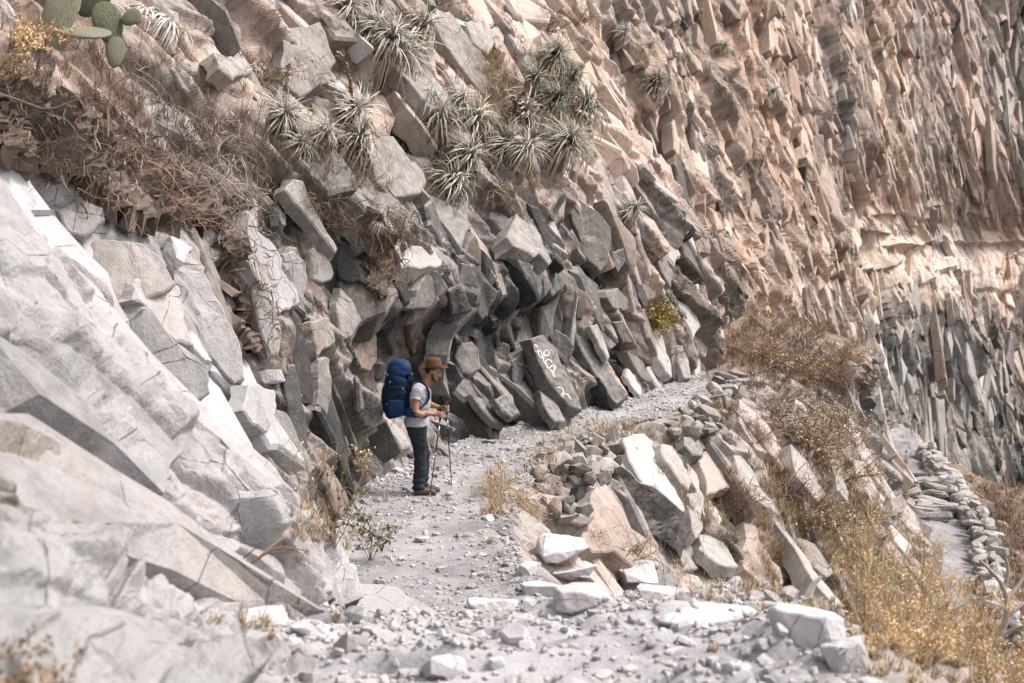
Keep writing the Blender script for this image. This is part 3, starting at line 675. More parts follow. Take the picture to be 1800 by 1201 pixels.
# ---------------------------------------------------------------- single slabs that can be told apart on the rock faces
def zz_(x0, y0, s, pts): return [(x0+x/s, y0+y/s) for x, y in pts]
def slab_mesh(poly3, n, thick, tone, warm, mat, seed, rough=.012, cuts=3, bev=.02):
    """a broken slab: polygon outline in a plane, cut back along -n, edges chipped, face lightly uneven"""
    bm = bmesh.new(); n = unit(n); c = np.mean(poly3, 0); r_ = random.Random(seed)
    size = np.max(np.linalg.norm(poly3-c, axis=1))
    # roughen the outline so that no edge is ruler-straight
    P = []
    m = len(poly3)
    for i in range(m):
        a, b = poly3[i], poly3[(i+1) % m]; P.append(a)
        L = np.linalg.norm(b-a); k = 2 if L > size*.35 else 1
        for j in range(1, k+1):
            q = a+(b-a)*j/(k+1); out = unit(np.cross(b-a, n)); P.append(q+out*r_.uniform(-.05, .05)*L)
    vs_top = [bm.verts.new(p-c) for p in P]
    vs_bot = [bm.verts.new((p-c)*r_.uniform(1.0, 1.16)-n*thick*r_.uniform(.85, 1.15)) for p in P]
    try: ft = bm.faces.new(vs_top)
    except ValueError: return None
    k = len(P)
    for i in range(k): bm.faces.new([vs_top[(i+1) % k], vs_top[i], vs_bot[i], vs_bot[(i+1) % k]])
    bm.normal_update()
    if np.dot(ft.normal, n) < 0: bmesh.ops.reverse_faces(bm, faces=bm.faces[:])
    be = [e for e in bm.edges if ft in e.link_faces]
    try: bmesh.ops.bevel(bm, geom=be, offset=min(bev, size*.06), segments=1, affect='EDGES')
    except Exception: pass
    bmesh.ops.triangulate(bm, faces=bm.faces[:], ngon_method='BEAUTY')
    for _ in range(cuts):
        bmesh.ops.subdivide_edges(bm, edges=[e for e in bm.edges if e.calc_length() > size*.16], cuts=1)
        bmesh.ops.triangulate(bm, faces=bm.faces[:])
    co = np.array([v.co[:] for v in bm.verts])
    t1 = unit(np.cross(n, [0, 0, 1.0])); t2 = np.cross(n, t1)
    a, b = co@t1, co@t2; o = seed*3.7
    fh, _ = fracture(a+o, b, size*.62, size*1.1, seed*11+5, rough*1.6, rough*2.2, rough)
    dd = fh + rough*1.4*fbm(a/size*2.2+o, b/size*2.2, seed) + rough*.4*fbm(a/size*9+o, b/size*9, seed+1)
    co = co + n*dd[:, None]
    for v, q in zip(bm.verts, co): v.co = q
    me = bpy.data.meshes.new('rock_slab'); bm.to_mesh(me); bm.free()
    for nm, val in (('tone', tone), ('warm', warm)):
        at = me.attributes.new(nm, 'FLOAT', 'POINT'); at.data.foreach_set('value', np.full(len(me.vertices), val, np.float32))
    me.materials.append(mat); return me, c
def traced(pts, tone, warm=.3, n=None, dn=(0, 0, 0), thick=None, lift=.10, mat='cliff', sheet='cliff', parent=None, name='rock_slab', pct=65, rough=.012, cuts=3, seed=[0]):
    seed[0] += 1
    cu = np.mean(pts, 0); smp = [tuple(cu)]+[tuple(.5*(np.array(p)+cu)) for p in pts]+list(pts)
    H = [hit(u, v, (sheet,)) for u, v in smp]; H = [x for x in H if x is not None]
    if not H: return None
    Q = np.array([x[0] for x in H]); nn = unit(np.mean([x[1] for x in H], 0)) if n is None else unit(n)
    nn = unit(nn+np.array(dn))
    dd = np.linalg.norm(Q-CAM, axis=1); ok = np.abs(dd-np.median(dd)) < 1.2; Q = Q[ok]
    off = np.percentile(Q@nn, pct)+lift
    poly = []
    for u, v in pts:
        r = ray(u, v); den = r@nn
        if abs(den) < .06: den = -.06 if den <= 0 else .06
        poly.append(CAM+r*((off-CAM@nn)/den))
    poly = np.array(poly); sz = np.max(np.linalg.norm(poly-poly.mean(0), axis=1))
    if sz > 5 : return None
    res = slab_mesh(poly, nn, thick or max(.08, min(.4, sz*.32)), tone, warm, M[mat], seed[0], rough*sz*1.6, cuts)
    if res is None: return None
    o = link(name, res[0], parent, res[1]); o['normal_hint'] = [float(x) for x in nn]
    return o
LIT = (.15, -.05, .45); LEFT = (-.95, -.55, -.15); FLAT = (0, 0, 0); CAMW = (-.25, -.55, .05)  # LEFT slabs carry dark tones, LIT mostly pale: light and shade in the colour
A = lambda p: zz_(820, 300, 3.002, p); B_ = lambda p: zz_(440, 280, 4.29, p); C_ = lambda p: zz_(600, 400, 3, p); D_ = lambda p: zz_(0, 400, 3, p)
slabs = [
 (A([(535,125),(600,150),(700,220),(765,300),(770,370),(750,480),(705,530),(640,480),(560,400),(600,380),(545,230),(480,150)]), .47, .3, CAMW, 'cliff'),
 (A([(315,175),(380,200),(430,280),(500,350),(525,390),(515,520),(440,450),(390,340),(350,250)]), .28, .2, CAMW, 'cliff'),
 (A([(270,200),(350,260),(370,320),(400,400),(450,480),(430,500),(380,440),(345,460),(300,420),(250,400),(215,350)]), .66, .35, LIT, 'cliff'),
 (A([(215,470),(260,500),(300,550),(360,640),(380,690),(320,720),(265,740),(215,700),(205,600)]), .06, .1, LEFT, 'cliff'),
 (A([(275,470),(330,490),(380,560),(405,610),(390,680),(350,620),(300,540)]), .5, .3, FLAT, 'cliff'),
 (A([(-60,440),(50,500),(100,560),(150,640),(110,770),(70,760),(-40,680)]), .40, .2, CAMW, 'cliff'),
 (A([(430,500),(490,500),(530,560),(520,600),(460,665),(440,620)]), .5, .35, FLAT, 'cliff'),
 (A([(435,870),(470,840),(530,870),(565,930),(550,980),(500,1005),(455,960)]), .46, .35, CAMW, 'cliff'),
 (A([(560,800),(600,800),(640,850),(700,960),(770,1080),(850,1195),(800,1230),(740,1150),(680,1060),(620,960),(590,880)]), .50, .2, LIT, 'cliff'),
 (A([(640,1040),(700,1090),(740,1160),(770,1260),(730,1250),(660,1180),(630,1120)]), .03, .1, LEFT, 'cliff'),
 (A([(655,820),(690,810),(720,860),(760,980),(750,995),(700,920)]), .68, .3, LIT, 'cliff'),
 (A([(775,800),(830,790),(850,860),(880,905),(825,910),(800,860)]), .45, .4, CAMW, 'cliff'),
 (A([(745,640),(800,620),(850,670),(880,720),(830,740),(770,720),(740,670)]), .62, .35, FLAT, 'cliff'),
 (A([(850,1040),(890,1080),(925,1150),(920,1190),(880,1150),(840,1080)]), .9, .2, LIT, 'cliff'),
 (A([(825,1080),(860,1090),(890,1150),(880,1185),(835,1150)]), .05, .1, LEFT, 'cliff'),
 (A([(985,850),(1020,840),(1045,900),(1075,1000),(1090,1090),(1050,1060),(1010,960)]), .85, .25, LIT, 'cliff'),
 (A([(1110,920),(1140,920),(1170,1000),(1190,1100),(1150,1090),(1120,1010)]), .75, .3, LIT, 'cliff'),
 (A([(850,960),(900,980),(950,1040),(980,1120),(930,1100),(880,1030)]), .48, .3, FLAT, 'cliff'),
 (A([(890,590),(930,600),(960,680),(940,720),(905,660)]), .35, .25, CAMW, 'cliff'),
 (A([(765,430),(830,410),(845,470),(800,540),(775,500)]), .42, .3, CAMW, 'cliff'),
 (A([(1000,420),(1050,440),(1090,540),(1080,620),(1030,540)]), .55, .4, FLAT, 'cliff'),
 (B_([(1220,650),(1360,640),(1450,775),(1440,795),(1310,815),(1150,815),(1130,740)]), .84, .3, LIT, 'cliff'),
 (B_([(1110,20),(1250,10),(1310,80),(1330,180),(1270,260),(1160,260),(1090,230),(1080,100)]), .62, .4, FLAT, 'cliff'),
 (B_([(330,150),(400,160),(450,260),(480,350),(560,500),(660,680),(640,700),(560,580),(460,460),(330,330),(260,230)]), .78, .3, FLAT, 'cliff'),
 (B_([(600,570),(680,580),(760,690),(830,850),(835,920),(740,930),(680,900),(650,800),(660,680)]), .26, .2, CAMW, 'cliff'),
 (B_([(0,285),(45,300),(50,540),(180,650),(240,760),(230,830),(330,980),(370,1090),(300,1130),(220,1160),(130,1000),(60,880),(-30,700)]), .55, .3, FLAT, 'pale'),
 (B_([(240,720),(330,690),(410,780),(440,880),(390,1090),(330,970),(240,830)]), .42, .3, CAMW, 'pale'),
 (B_([(430,720),(520,640),(600,760),(640,860),(610,910),(560,930),(450,900)]), .68, .35, FLAT, 'cliff'),
 (B_([(1070,900),(1190,930),(1210,1080),(1170,1090),(1130,1010)]), .16, .1, CAMW, 'cliff'),
 (B_([(1500,1000),(1580,960),(1690,1140),(1600,1160),(1520,1180)]), .35, .2, CAMW, 'cliff'),
 (B_([(1370,840),(1420,850),(1500,980),(1430,1040),(1350,1010),(1340,900)]), .42, .3, CAMW, 'cliff'),
 (B_([(1600,790),(1680,810),(1710,880),(1660,960),(1610,940),(1580,860)]), .42, .25, CAMW, 'cliff'),
 (C_([(460,235),(510,240),(570,320),(520,360),(455,430),(380,430),(400,330)]), .5, .35, FLAT, 'cliff'),
 (C_([(640,200),(700,200),(830,340),(800,400),(750,490),(620,310)]), .40, .25, CAMW, 'cliff'),
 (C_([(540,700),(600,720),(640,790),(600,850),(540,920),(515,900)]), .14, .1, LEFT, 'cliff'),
 (C_([(620,610),(690,600),(725,640),(740,730),(690,770),(640,760),(600,680)]), .52, .35, CAMW, 'cliff'),
 (C_([(810,900),(880,880),(950,980),(900,1000),(850,960)]), .4, .25, FLAT, 'cliff'),
 (C_([(680,880),(740,900),(800,980),(860,1040),(800,1020),(740,960)]), .4, .25, FLAT, 'cliff'),
 (C_([(215,900),(240,1000),(330,1080),(370,1150),(330,1160),(270,1080),(180,1010),(190,940)]), .66, .4, LIT, 'cliff'),
 (C_([(0,320),(60,380),(110,490),(60,570),(0,600),(-20,450)]), .68, .35, FLAT, 'cliff'),
 (C_([(100,620),(180,560),(195,700),(150,760),(60,730),(50,690)]), .62, .75, FLAT, 'cliff'),
 (C_([(950,720),(1000,730),(1060,800),(1090,880),(1050,880),(990,800)]), .3, .2, CAMW, 'cliff'),
 (C_([(1040,850),(1110,890),(1160,960),(1190,1020),(1130,1020),(1070,940)]), .45, .25, LIT, 'cliff'),
 (D_([(1240,100),(1300,120),(1360,270),(1420,400),(1480,520),(1475,660),(1420,680),(1380,560),(1330,330),(1230,200)]), .52, .5, CAMW, 'pale'),
 (D_([(960,230),(1080,230),(1130,330),(1200,490),(1260,600),(1290,800),(1240,820),(1180,770),(1050,600),(960,480),(950,320)]), .56, .3, CAMW, 'pale'),
 (D_([(700,390),(800,440),(900,580),(1010,660),(1090,740),(1100,880),(1000,930),(820,920),(650,930),(560,850),(560,560),(600,440)]), .46, .25, CAMW, 'pale'),
 (D_([(720,270),(830,260),(950,310),(980,430),(970,500),(1030,620),(930,600),(850,520),(780,420),(700,380)]), .55, .5, FLAT, 'pale'),
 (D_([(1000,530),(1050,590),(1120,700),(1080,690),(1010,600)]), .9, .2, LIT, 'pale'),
 (D_([(1320,830),(1450,860),(1450,950),(1420,1080),(1340,1040),(1290,960)]), .6, .25, FLAT, 'pale'),
 (D_([(1640,500),(1740,470),(1770,600),(1690,680),(1660,600)]), .62, .6, FLAT, 'cliff'),
 (D_([(1510,730),(1560,720),(1590,880),(1620,1020),(1640,1180),(1600,1170),(1540,1050),(1500,900)]), .4, .2, CAMW, 'cliff'),
 (D_([(1680,680),(1740,690),(1750,900),(1720,1010),(1680,930)]), .55, .35, FLAT, 'cliff'),
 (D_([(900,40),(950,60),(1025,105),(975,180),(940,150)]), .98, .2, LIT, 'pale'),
 (D_([(380,110),(560,60),(750,80),(850,150),(930,300),(720,420),(600,480),(560,380),(470,260)]), .52, .75, CAMW, 'pale'),
 ([(0,285),(30,300),(70,380),(110,440),(150,480),(190,530),(195,560),(170,600),(120,590),(80,560),(40,480),(-10,430)], .72, .2, LIT, 'pale'),
 ([(100,370),(135,350),(180,365),(185,385),(150,415),(115,405)], .42, .4, CAMW, 'pale'),
 ([(495,60),(560,40),(590,110),(575,150),(530,170),(500,150)], .62, .5, FLAT, 'cliff'),
 ([(640,250),(690,240),(745,310),(740,340),(690,345),(665,320)], .6, .4, FLAT, 'cliff'),
 ([(820,40),(850,35),(870,75),(860,100),(830,75)], .72, .4, FLAT, 'cliff'),
 ([(670,75),(705,70),(790,170),(835,190),(820,200),(760,190),(700,120)], .7, .4, FLAT, 'cliff'),
 ([(755,30),(790,20),(860,110),(900,165),(860,170),(800,100)], .66, .45, FLAT, 'cliff'),
 ([(380,90),(430,100),(445,125),(410,140),(385,120)], .66, .5, LIT, 'cliff'),
]
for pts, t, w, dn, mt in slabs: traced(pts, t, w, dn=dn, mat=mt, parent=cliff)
# the dark slab that carries the painted word
word_slab = traced([(934,596),(955,588),(978,612),(990,645),(1004,672),(1018,700),(1024,722),(1000,712),(980,690),(962,664),(948,634)], .40, .25, dn=FLAT, parent=cliff, pct=85, rough=.004, lift=.06)
Gz = lambda p: zz_(900, 640, 3.336, p); Hz = lambda p: zz_(1200, 800, 3, p)
for pts, t, w, dn in [
 (Gz([(650,430),(760,420),(820,470),(830,560),(900,640),(960,740),(1020,850),(1000,870),(930,800),(840,710),(820,725),(770,690),(720,600),(680,530)]), .95, .25, LIT),
 (Gz([(610,650),(680,620),(760,700),(830,715),(900,770),(1000,860),(985,960),(970,1110),(900,1050),(800,1000),(720,950),(680,880),(640,800)]), .33, .55, LEFT),
 (Gz([(870,470),(930,480),(1000,560),(1050,690),(1040,740),(990,700),(930,610),(890,550)]), .75, .6, FLAT),
 (Gz([(960,510),(1010,540),(1090,640),(1135,780),(1130,900),(1110,800),(1060,680),(1000,600)]), .8, .4, LIT),
 (Gz([(1040,750),(1080,760),(1110,850),(1130,960),(1090,1015),(1060,960),(1030,830)]), .75, .5, FLAT),
 (Gz([(1100,560),(1150,500),(1220,600),(1280,720),(1200,750),(1150,760),(1130,660)]), .78, .9, FLAT),
 (Gz([(1010,420),(1090,410),(1140,490),(1110,540),(1060,540),(1010,480)]), .5, .3, FLAT),
 (Gz([(1150,840),(1190,830),(1240,910),(1220,950),(1170,940)]), .8, .4, LIT),
 (Gz([(1140,970),(1220,1000),(1290,1130),(1250,1190),(1180,1150),(1100,1080)]), .85, .3, LIT),
 (Gz([(960,1040),(1010,1010),(1080,1090),(1140,1200),(1020,1200)]), .75, .5, FLAT),
 (Gz([(500,720),(560,700),(640,840),(700,960),(830,1050),(870,1190),(700,1190),(600,1100),(480,1100),(400,1060),(440,900)]), .68, .9, FLAT),
 (Hz([(270,0),(330,10),(420,180),(510,270),(520,320),(440,270),(340,200),(300,100)]), .8, .4, FLAT),
 (Hz([(470,310),(520,340),(570,420),(690,600),(860,790),(820,800),(700,680),(600,520)]), .75, .4, LIT),
 (Hz([(320,350),(390,370),(420,460),(510,600),(530,680),(440,690),(330,600)]), .7, .8, FLAT),
 (Hz([(90,410),(190,400),(240,500),(290,590),(200,580),(120,520)]), .85, .3, LIT),
 (Hz([(610,440),(700,470),(740,530),(800,620),(760,640),(660,560)]), .68, .5, FLAT),
 (Hz([(780,20),(820,30),(870,160),(880,250),(820,180)]), .75, .5, FLAT),
 (Hz([(1000,80),(1050,110),(1090,260),(1140,350),(1210,450),(1190,520),(1120,440),(1060,300)]), .85, .4, LIT),
 (Hz([(900,20),(950,40),(1000,150),(1050,260),(1000,260),(940,150)]), .75, .5, FLAT),
 (Hz([(1100,240),(1130,200),(1165,250),(1150,310),(1110,320)]), .55, .7, FLAT),
 ([(1300,700),(1340,730),(1375,790),(1370,800),(1330,790),(1300,740)], .78, .6, FLAT),
 ([(1390,780),(1420,810),(1450,870),(1440,880),(1400,840)], .7, .6, FLAT)]:
    traced(pts, t, w, dn=dn, sheet='hill', parent=hill)
traced([(610,1022),(700,1032),(755,1068),(785,1090),(740,1098),(680,1088),(615,1060)], .72, .2, sheet='trail', mat='pale', parent=outcrop, rough=.006, pct=80, thick=.2)


def k_cliff(i, j, u, v, r_):
    return (.12 if CL['pal'][i, j] > .5 else 1.0)*np.clip((v+200)/300, .4, 1)
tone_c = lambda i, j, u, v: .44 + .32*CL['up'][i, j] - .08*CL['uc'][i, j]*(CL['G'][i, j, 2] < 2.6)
warm_c = lambda i, j, u, v: .25 + .35*CL['up'][i, j]
scatter('cliff', (tone_c, warm_c), 420, .34, (.3, .65), (.3, .7), M['cliff'], cliff, 120, 11, k_cliff, tilt=.28, sink=.3, twist=.22, lean=-.1)
toneW = lambda i, j, u, v: float(np.clip(FW['tone'][i, j], .2, .9)); warmW = lambda i, j, u, v: float(np.clip(FW['warm'][i, j], 0, 1))
scatter('wall', (toneW, warmW), 2300, .58, (.16, .40), (.5, 1.0), M['far'], far_cliff, 200, 12, lambda i, j, u, v, r_: .25 if FW['band'][i, j] > .5 else 1, tilt=.2, twist=.12, sink=.34, lean=-.08)
toneH = lambda i, j, u, v: .62; warmH = lambda i, j, u, v: .62
scatter('hill', (toneH, warmH), 90, .5, (.22, .42), (.3, .6), M['cliff'], hill, 60, 13, lambda i, j, u, v, r_: 1 if i > 90 else .0, tilt=.15, sink=.35, twist=.12)
scatter('brush', (lambda *a: .5, lambda *a: .7), 160, .45, (.5, .9), (.5, .9), M['tan'], brush_slope, 60, 14, None, tilt=.4)

def look_o(i, j, u, v, r_): return float(np.clip(OC['tone'][i, j]*.79+r_.normal(.0, .11), .2, .9)), float(np.clip(OC['warm'][i, j]+r_.normal(0, .12), 0, 1))
mosaic('outcrop', OC, 2.5, .85, .3, 25, lambda i, j, u, v, r_: i > 40 and r_.random() < .72, look_o, M['outcrop'], outcrop, 200, lift=.0, off=.020, tilt=(.035, .06), bias=0, thick=.16, gap=.012, drop_=.34, extra=.1)
# ---------------------------------------------------------------- stones and gravel
def boulder_mesh(seed, dims, tone, warm, mat, cuts=3, flat_top=True, name='boulder'):
    r_ = np.random.default_rng(seed); k = 17
    P = r_.normal(0, 1, (k, 3)); P /= np.linalg.norm(P, axis=1, keepdims=True); P = np.sign(P)*np.abs(P)**.62*.56*r_.uniform(.82, 1.08, (k, 1))
    tx, ty = r_.uniform(-.3, .3, 2); P[:, 2] = np.minimum(P[:, 2], .30+tx*P[:, 0]+ty*P[:, 1])
    bm = bmesh.new()
    for p in P: bm.verts.new(p*np.array(dims))
    rr = bmesh.ops.convex_hull(bm, input=bm.verts[:])
    bmesh.ops.delete(bm, geom=list({g for g in rr['geom_interior']+rr['geom_unused'] if isinstance(g, bmesh.types.BMVert)}), context='VERTS')
    bmesh.ops.dissolve_limit(bm, angle_limit=R(14), verts=bm.verts[:], edges=bm.edges[:])
    try: bmesh.ops.bevel(bm, geom=bm.edges[:], offset=min(dims)*.035, segments=1, affect='EDGES')
    except Exception: pass
    bmesh.ops.triangulate(bm, faces=bm.faces[:]); sz = max(dims)
    for _ in range(cuts):
        bmesh.ops.subdivide_edges(bm, edges=[e for e in bm.edges if e.calc_length() > sz*.11], cuts=1); bmesh.ops.triangulate(bm, faces=bm.faces[:])
    bm.normal_update(); co = np.array([v.co[:] for v in bm.verts]); no = np.array([v.normal[:] for v in bm.verts])
    q = co/sz; o = seed*1.37
    d = .030*fbm(q[:, 0]*3+q[:, 2]*2+o, q[:, 1]*3-q[:, 2]*2, seed) + .016*fbm(q[:, 0]*11+q[:, 2]*7+o, q[:, 1]*11+q[:, 2]*5, seed+3)
    co += no*(d*sz)[:, None]
    for v, c in zip(bm.verts, co): v.co = c
    me = bpy.data.meshes.new(name); bm.to_mesh(me); bm.free()
    for nm, val in (('tone', tone), ('warm', warm)):
        at = me.attributes.new(nm, 'FLOAT', 'POINT'); at.data.foreach_set('value', np.full(len(me.vertices), val, np.float32))
    me.materials.append(mat); return me
def boulder(name, cat, u, v, wpx, hpx, deep, rz, seed, label, tone=.55, warm=.35, lift=0.0, mat='gravel', group=None, tilt=(0, 0), names=('trail', 'hill', 'outcrop')):
    H = hit(u, v, names) or hit(u, v); d = proj(H[0])[2]; k = d/2500; w, h = wpx*k, hpx*k
    o = link(name, boulder_mesh(seed, (w, w*deep, h*1.25), tone, warm, M[mat], name=name)); p = H[0]
    o.location = (p[0], p[1], p[2]+h*.28+lift); o.rotation_euler = (tilt[0], tilt[1], rz); return tag(o, label, cat, group)
boulder('flat_slab', 'stone slab', 990, 1003, 96, 34, .9, .1, 31, 'bright flat-topped slab capping the stone pile at the path edge', .95, .15, .20)
boulder('stone_slab', 'stone slab', 1000, 1018, 84, 26, .9, .5, 32, 'pale slab in the middle of the pile beneath the bright flat-topped slab', .8, .3, .05)
boulder('stone', 'stone', 1016, 1022, 48, 20, .8, .2, 33, 'dark grey stone wedged under the right end of the stone pile', .3, .3, .0)
boulder('stone', 'stone', 931, 1008, 36, 27, .9, .9, 34, 'small pale block at the left foot of the stone pile', .82, .25)
boulder('stone_slab', 'stone slab', 958, 1042, 80, 24, .7, -.2, 35, 'long pale slab lying lowest at the left of the stone pile', .78, .3)
boulder('boulder', 'boulder', 1022, 1056, 104, 46, .8, .35, 36, 'broad grey boulder with sloping face just below the stone pile', .58, .5, -.02)
boulder('stone', 'stone', 982, 1073, 24, 20, .8, .3, 37, 'small brownish pointed stone in front of the broad sloping boulder', .45, .7)
boulder('stone_block', 'stone block', 862, 1076, 92, 36, .5, .15, 38, 'long pale block lying across the path at its near end', .75, .4)
boulder('boulder', 'boulder', 1118, 1020, 82, 38, .8, .2, 39, 'rounded pale boulder with dark underside on the ledge rim', .85, .25)
boulder('stone_slab', 'stone slab', 1185, 1046, 120, 24, .7, -.1, 40, 'low wide slab along the ledge rim beside the rounded boulder', .7, .3, -.02)
boulder('stone_slab', 'stone slab', 1250, 1098, 190, 44, .55, .1, 41, 'large white flat slab on the rim above the loose gravel', .9, .2, -.02)
boulder('boulder', 'boulder', 1415, 1114, 140, 74, .6, -.25, 42, 'big pale boulder with dark broken front at the ledge corner', .72, .3, -.02)
boulder('boulder', 'boulder', 1484, 1168, 92, 74, .8, .5, 43, 'blurred grey boulder at the outermost corner beside the golden bushes', .62, .3)
boulder('stone', 'stone', 742, 953, 27, 14, .8, .3, 44, 'flat pale stone lying alone on the path nearest the hiker', .7, .35)
boulder('stone', 'stone', 775, 1003, 22, 12, .8, .9, 45, 'brownish stone lying alone in the middle of the path', .5, .75)
boulder('stone', 'stone', 530, 1112, 40, 26, .8, .3, 46, 'pale angular stone on brown soil behind the near outcrop', .8, .2)
boulder('stone', 'stone', 876, 1170, 34, 20, .8, .2, 47, 'blurred white stone at the bottom centre of the foreground', .9, .2)
boulder('stone', 'stone', 845, 980, 20, 11, .9, .2, 48, 'small white stone at the right side of the path below the straw grass', .85, .2)
boulder('stone', 'stone', 790, 870, 15, 9, .9, .5, 49, 'small grey stone beside the tip of the farther trekking pole', .55, .3)
boulder('stone_block', 'stone block', 475, 668, 50, 26, .8, .2, 50, 'loose white block balanced on a ledge of the pale rocks left of the hiker', .9, .2, 0, 'pale', names=('cliff',))

# loose stones of the trail: the larger ones single, the gravel as one mass
r_ = np.random.default_rng(55)
PB = []
for i in range(14):
    V, F = chip(400+i, 5+i % 3); V = V.copy(); V[:, 2] *= .62; PB.append((V, F))
cand = []
S = SHEETS['trail']
wgt = np.linspace(0, 1, S.nr)
while len(cand) < 17000:
    i, j = int(r_.integers(60, S.nr-20)), int(r_.integers(0, S.nc)); p = S.G[i, j]
    u, v, d = proj(p)
    if not (250 < u < 1560 and 630 < v < 1260) or d < 3: continue
    acr = j/S.nc
    edgew = .25+.9*max(0, (.2-acr)/.2)+.9*max(0, (acr-.72)/.28)+(.5 if d < 9.5 else 0)
    pat = .35+1.2*max(0, float(vn(p[0]*1.7, p[1]*1.7, 9))-.25)
    if r_.random() > edgew*pat: continue
    size = (.011+.010*r_.random())*math.exp(abs(r_.normal(0, .60)))*(1.0 if d < 11 else 1.05)
    cand.append((i, j, p, size, d))
cand.sort(key=lambda c: -c[3]/c[4])
pm = {}
items = []
for k, (i, j, p, s_, d) in enumerate(cand):
    tone = float(np.clip(r_.normal(.55+(.07 if d < 9.5 else 0), .17), .1, .95)); warm = float(np.clip(r_.normal(.4, .2), 0, 1)); vi = int(r_.integers(14))
    Fm = frame_of(unit(S.N[i, j]+r_.normal(0, .25, 3)), (1, .3, 0), r_.uniform(0, 6.28)); M3 = Fm*np.array([s_*1.3, s_*r_.uniform(.9, 1.7), s_*r_.uniform(.7, 1.1)])
    loc = p+np.array([0, 0, s_*.12])
    if k < 280:
        key = (vi, round(tone*5), round(warm*3))
        if key not in pm: pm[key] = mk('stone', *PB[vi], M['gravel'], key[1]/5, key[2]/3)
        o = link('stone', pm[key], trail); o.matrix_world = Matrix([[*M3[0], loc[0]], [*M3[1], loc[1]], [*M3[2], loc[2]], [0, 0, 0, 1]])
    else: items.append((vi, M3, loc, tone, warm))
join_chips('gravel', items, M['gravel'], trail, PB)

# ---------------------------------------------------------------- dry stone walls
def stone_part(parent, p, n, w, l, h, tone, warm, r_, twist, mat='cliff', up=(0, 0, 1)):
    vi = int(r_.integers(len(CH))); Fm = frame_of(n, up, twist); M3 = Fm*np.array([w, l, h])
    o = link('stone', chip_mesh(vi, M[mat], tone, warm), parent)
    q = np.asarray(p)-np.array(parent.location)
    o.matrix_basis = Matrix([[*M3[0], q[0]], [*M3[1], q[1]], [*M3[2], q[2]], [0, 0, 0, 1]]); return o
r_ = np.random.default_rng(66)
poly = [(955, 785), (1000, 775), (1085, 775), (1112, 800), (1098, 835), (1062, 858), (1056, 905), (1030, 925), (990, 925), (960, 890), (930, 850), (925, 815)]
H0 = hit(1010, 850, ('hill', 'trail'))
wall = empty('dry_stone_wall', H0[0], 'rough dry stone retaining wall propping the path edge beside the straw grass', 'stone wall')
for v in range(778, 930, 17):
    for u in np.arange(925, 1115, 23)+r_.uniform(-5, 5):
        if not in_poly(u, v, poly): continue
        H = hit(u+r_.uniform(-3, 3), v+r_.uniform(-3, 3), ('hill', 'trail'))
        if H is None: continue
        d = proj(H[0])[2]; k = d/2500; n = unit(np.array([.25, -.85, .35])+r_.normal(0, .3, 3))
        stone_part(wall, H[0]+n*.03, n, r_.uniform(28, 56)*k, r_.uniform(17, 34)*k, r_.uniform(16, 30)*k, float(np.clip(r_.normal(.58, .18), 0, 1)), float(np.clip(r_.normal(.45, .25), 0, 1)), r_, r_.normal(0, .7))
poly = [(1172, 752), (1205, 728), (1240, 706), (1256, 672), (1278, 656), (1312, 665), (1302, 700), (1278, 725), (1265, 762), (1220, 770), (1182, 770)]
H0 = hit(1230, 715, ('hill', 'trail'))
edging = empty('stone_edging', H0[0], 'stacked flat stones shoring the outer edge where the path turns the corner', 'stone edging')
for v in range(655, 768, 11):
    for u in np.arange(1148, 1310, 19)+r_.uniform(-6, 6):
        if not in_poly(u, v, poly): continue
        H = hit(u, v, ('hill', 'trail'))
        if H is None: continue
        d = proj(H[0])[2]; k = d/2500; n = unit(np.array([.1, -.25, 1.0])+r_.normal(0, .3, 3))
        stone_part(edging, H[0]+np.array([0, 0, .06]), n, r_.uniform(22, 58)*k, r_.uniform(16, 38)*k, r_.uniform(7, 16)*k, float(np.clip(r_.normal(.6, .16), 0, 1)), float(np.clip(r_.normal(.35, .2), 0, 1)), r_, r_.uniform(0, 3.1), up=(1, 0, 0))
lw = empty('dry_stone_wall', (11.8, 36, -4.2), 'low dry stone parapet of flat grey stones along the lower path on the right', 'stone wall')
lo = np.array(le)[:, 3:]; E2 = cr(lo, 400); E2 = E2[(E2[:, 1] > 27.5) & (E2[:, 1] < 47)]
seg = np.concatenate([[0], np.cumsum(np.linalg.norm(np.diff(E2, axis=0), axis=1))])
x = 0
while x < seg[-1]:
    p = np.array([np.interp(x, seg, E2[:, i]) for i in range(3)]); tall = 1+int(2+1.6*vn(np.array(x*.35), np.array(0.3), 5))
    for l in range(tall):
        for side in (0, .28):
            stone_part(lw, p+np.array([side+r_.normal(0, .05), r_.normal(0, .08), .04+l*.15]), unit(np.array([0, 0, 1.0])+r_.normal(0, .24, 3)), r_.uniform(.22, .65), r_.uniform(.2, .5), r_.uniform(.09, .24), float(np.clip(r_.normal(.74, .17), 0, 1)), float(np.clip(r_.normal(.32, .15), 0, 1)), r_, r_.uniform(0, 3.1), up=(1, 0, 0))
    x += r_.uniform(.36, .5)
# steps of flat rock crossing the lower path
for k in range(26):
    t = r_.uniform(.15, .62); y = 46-16*t
    p = np.array([np.interp(y, le[::-1, 1], (le[:, 0]*.55+le[:, 3]*.45)[::-1])+r_.uniform(-.5, .5), y, np.interp(y, le[::-1, 1], le[::-1, 2])+.06])
    stone_part(low_trail, p, unit(np.array([.05, -.1, 1])+r_.normal(0, .1, 3)), r_.uniform(.6, 1.2), r_.uniform(.3, .5), r_.uniform(.12, .2), float(np.clip(r_.normal(.55, .15), 0, 1)), .3, r_, r_.normal(0, .3), up=(0, 1, 0))
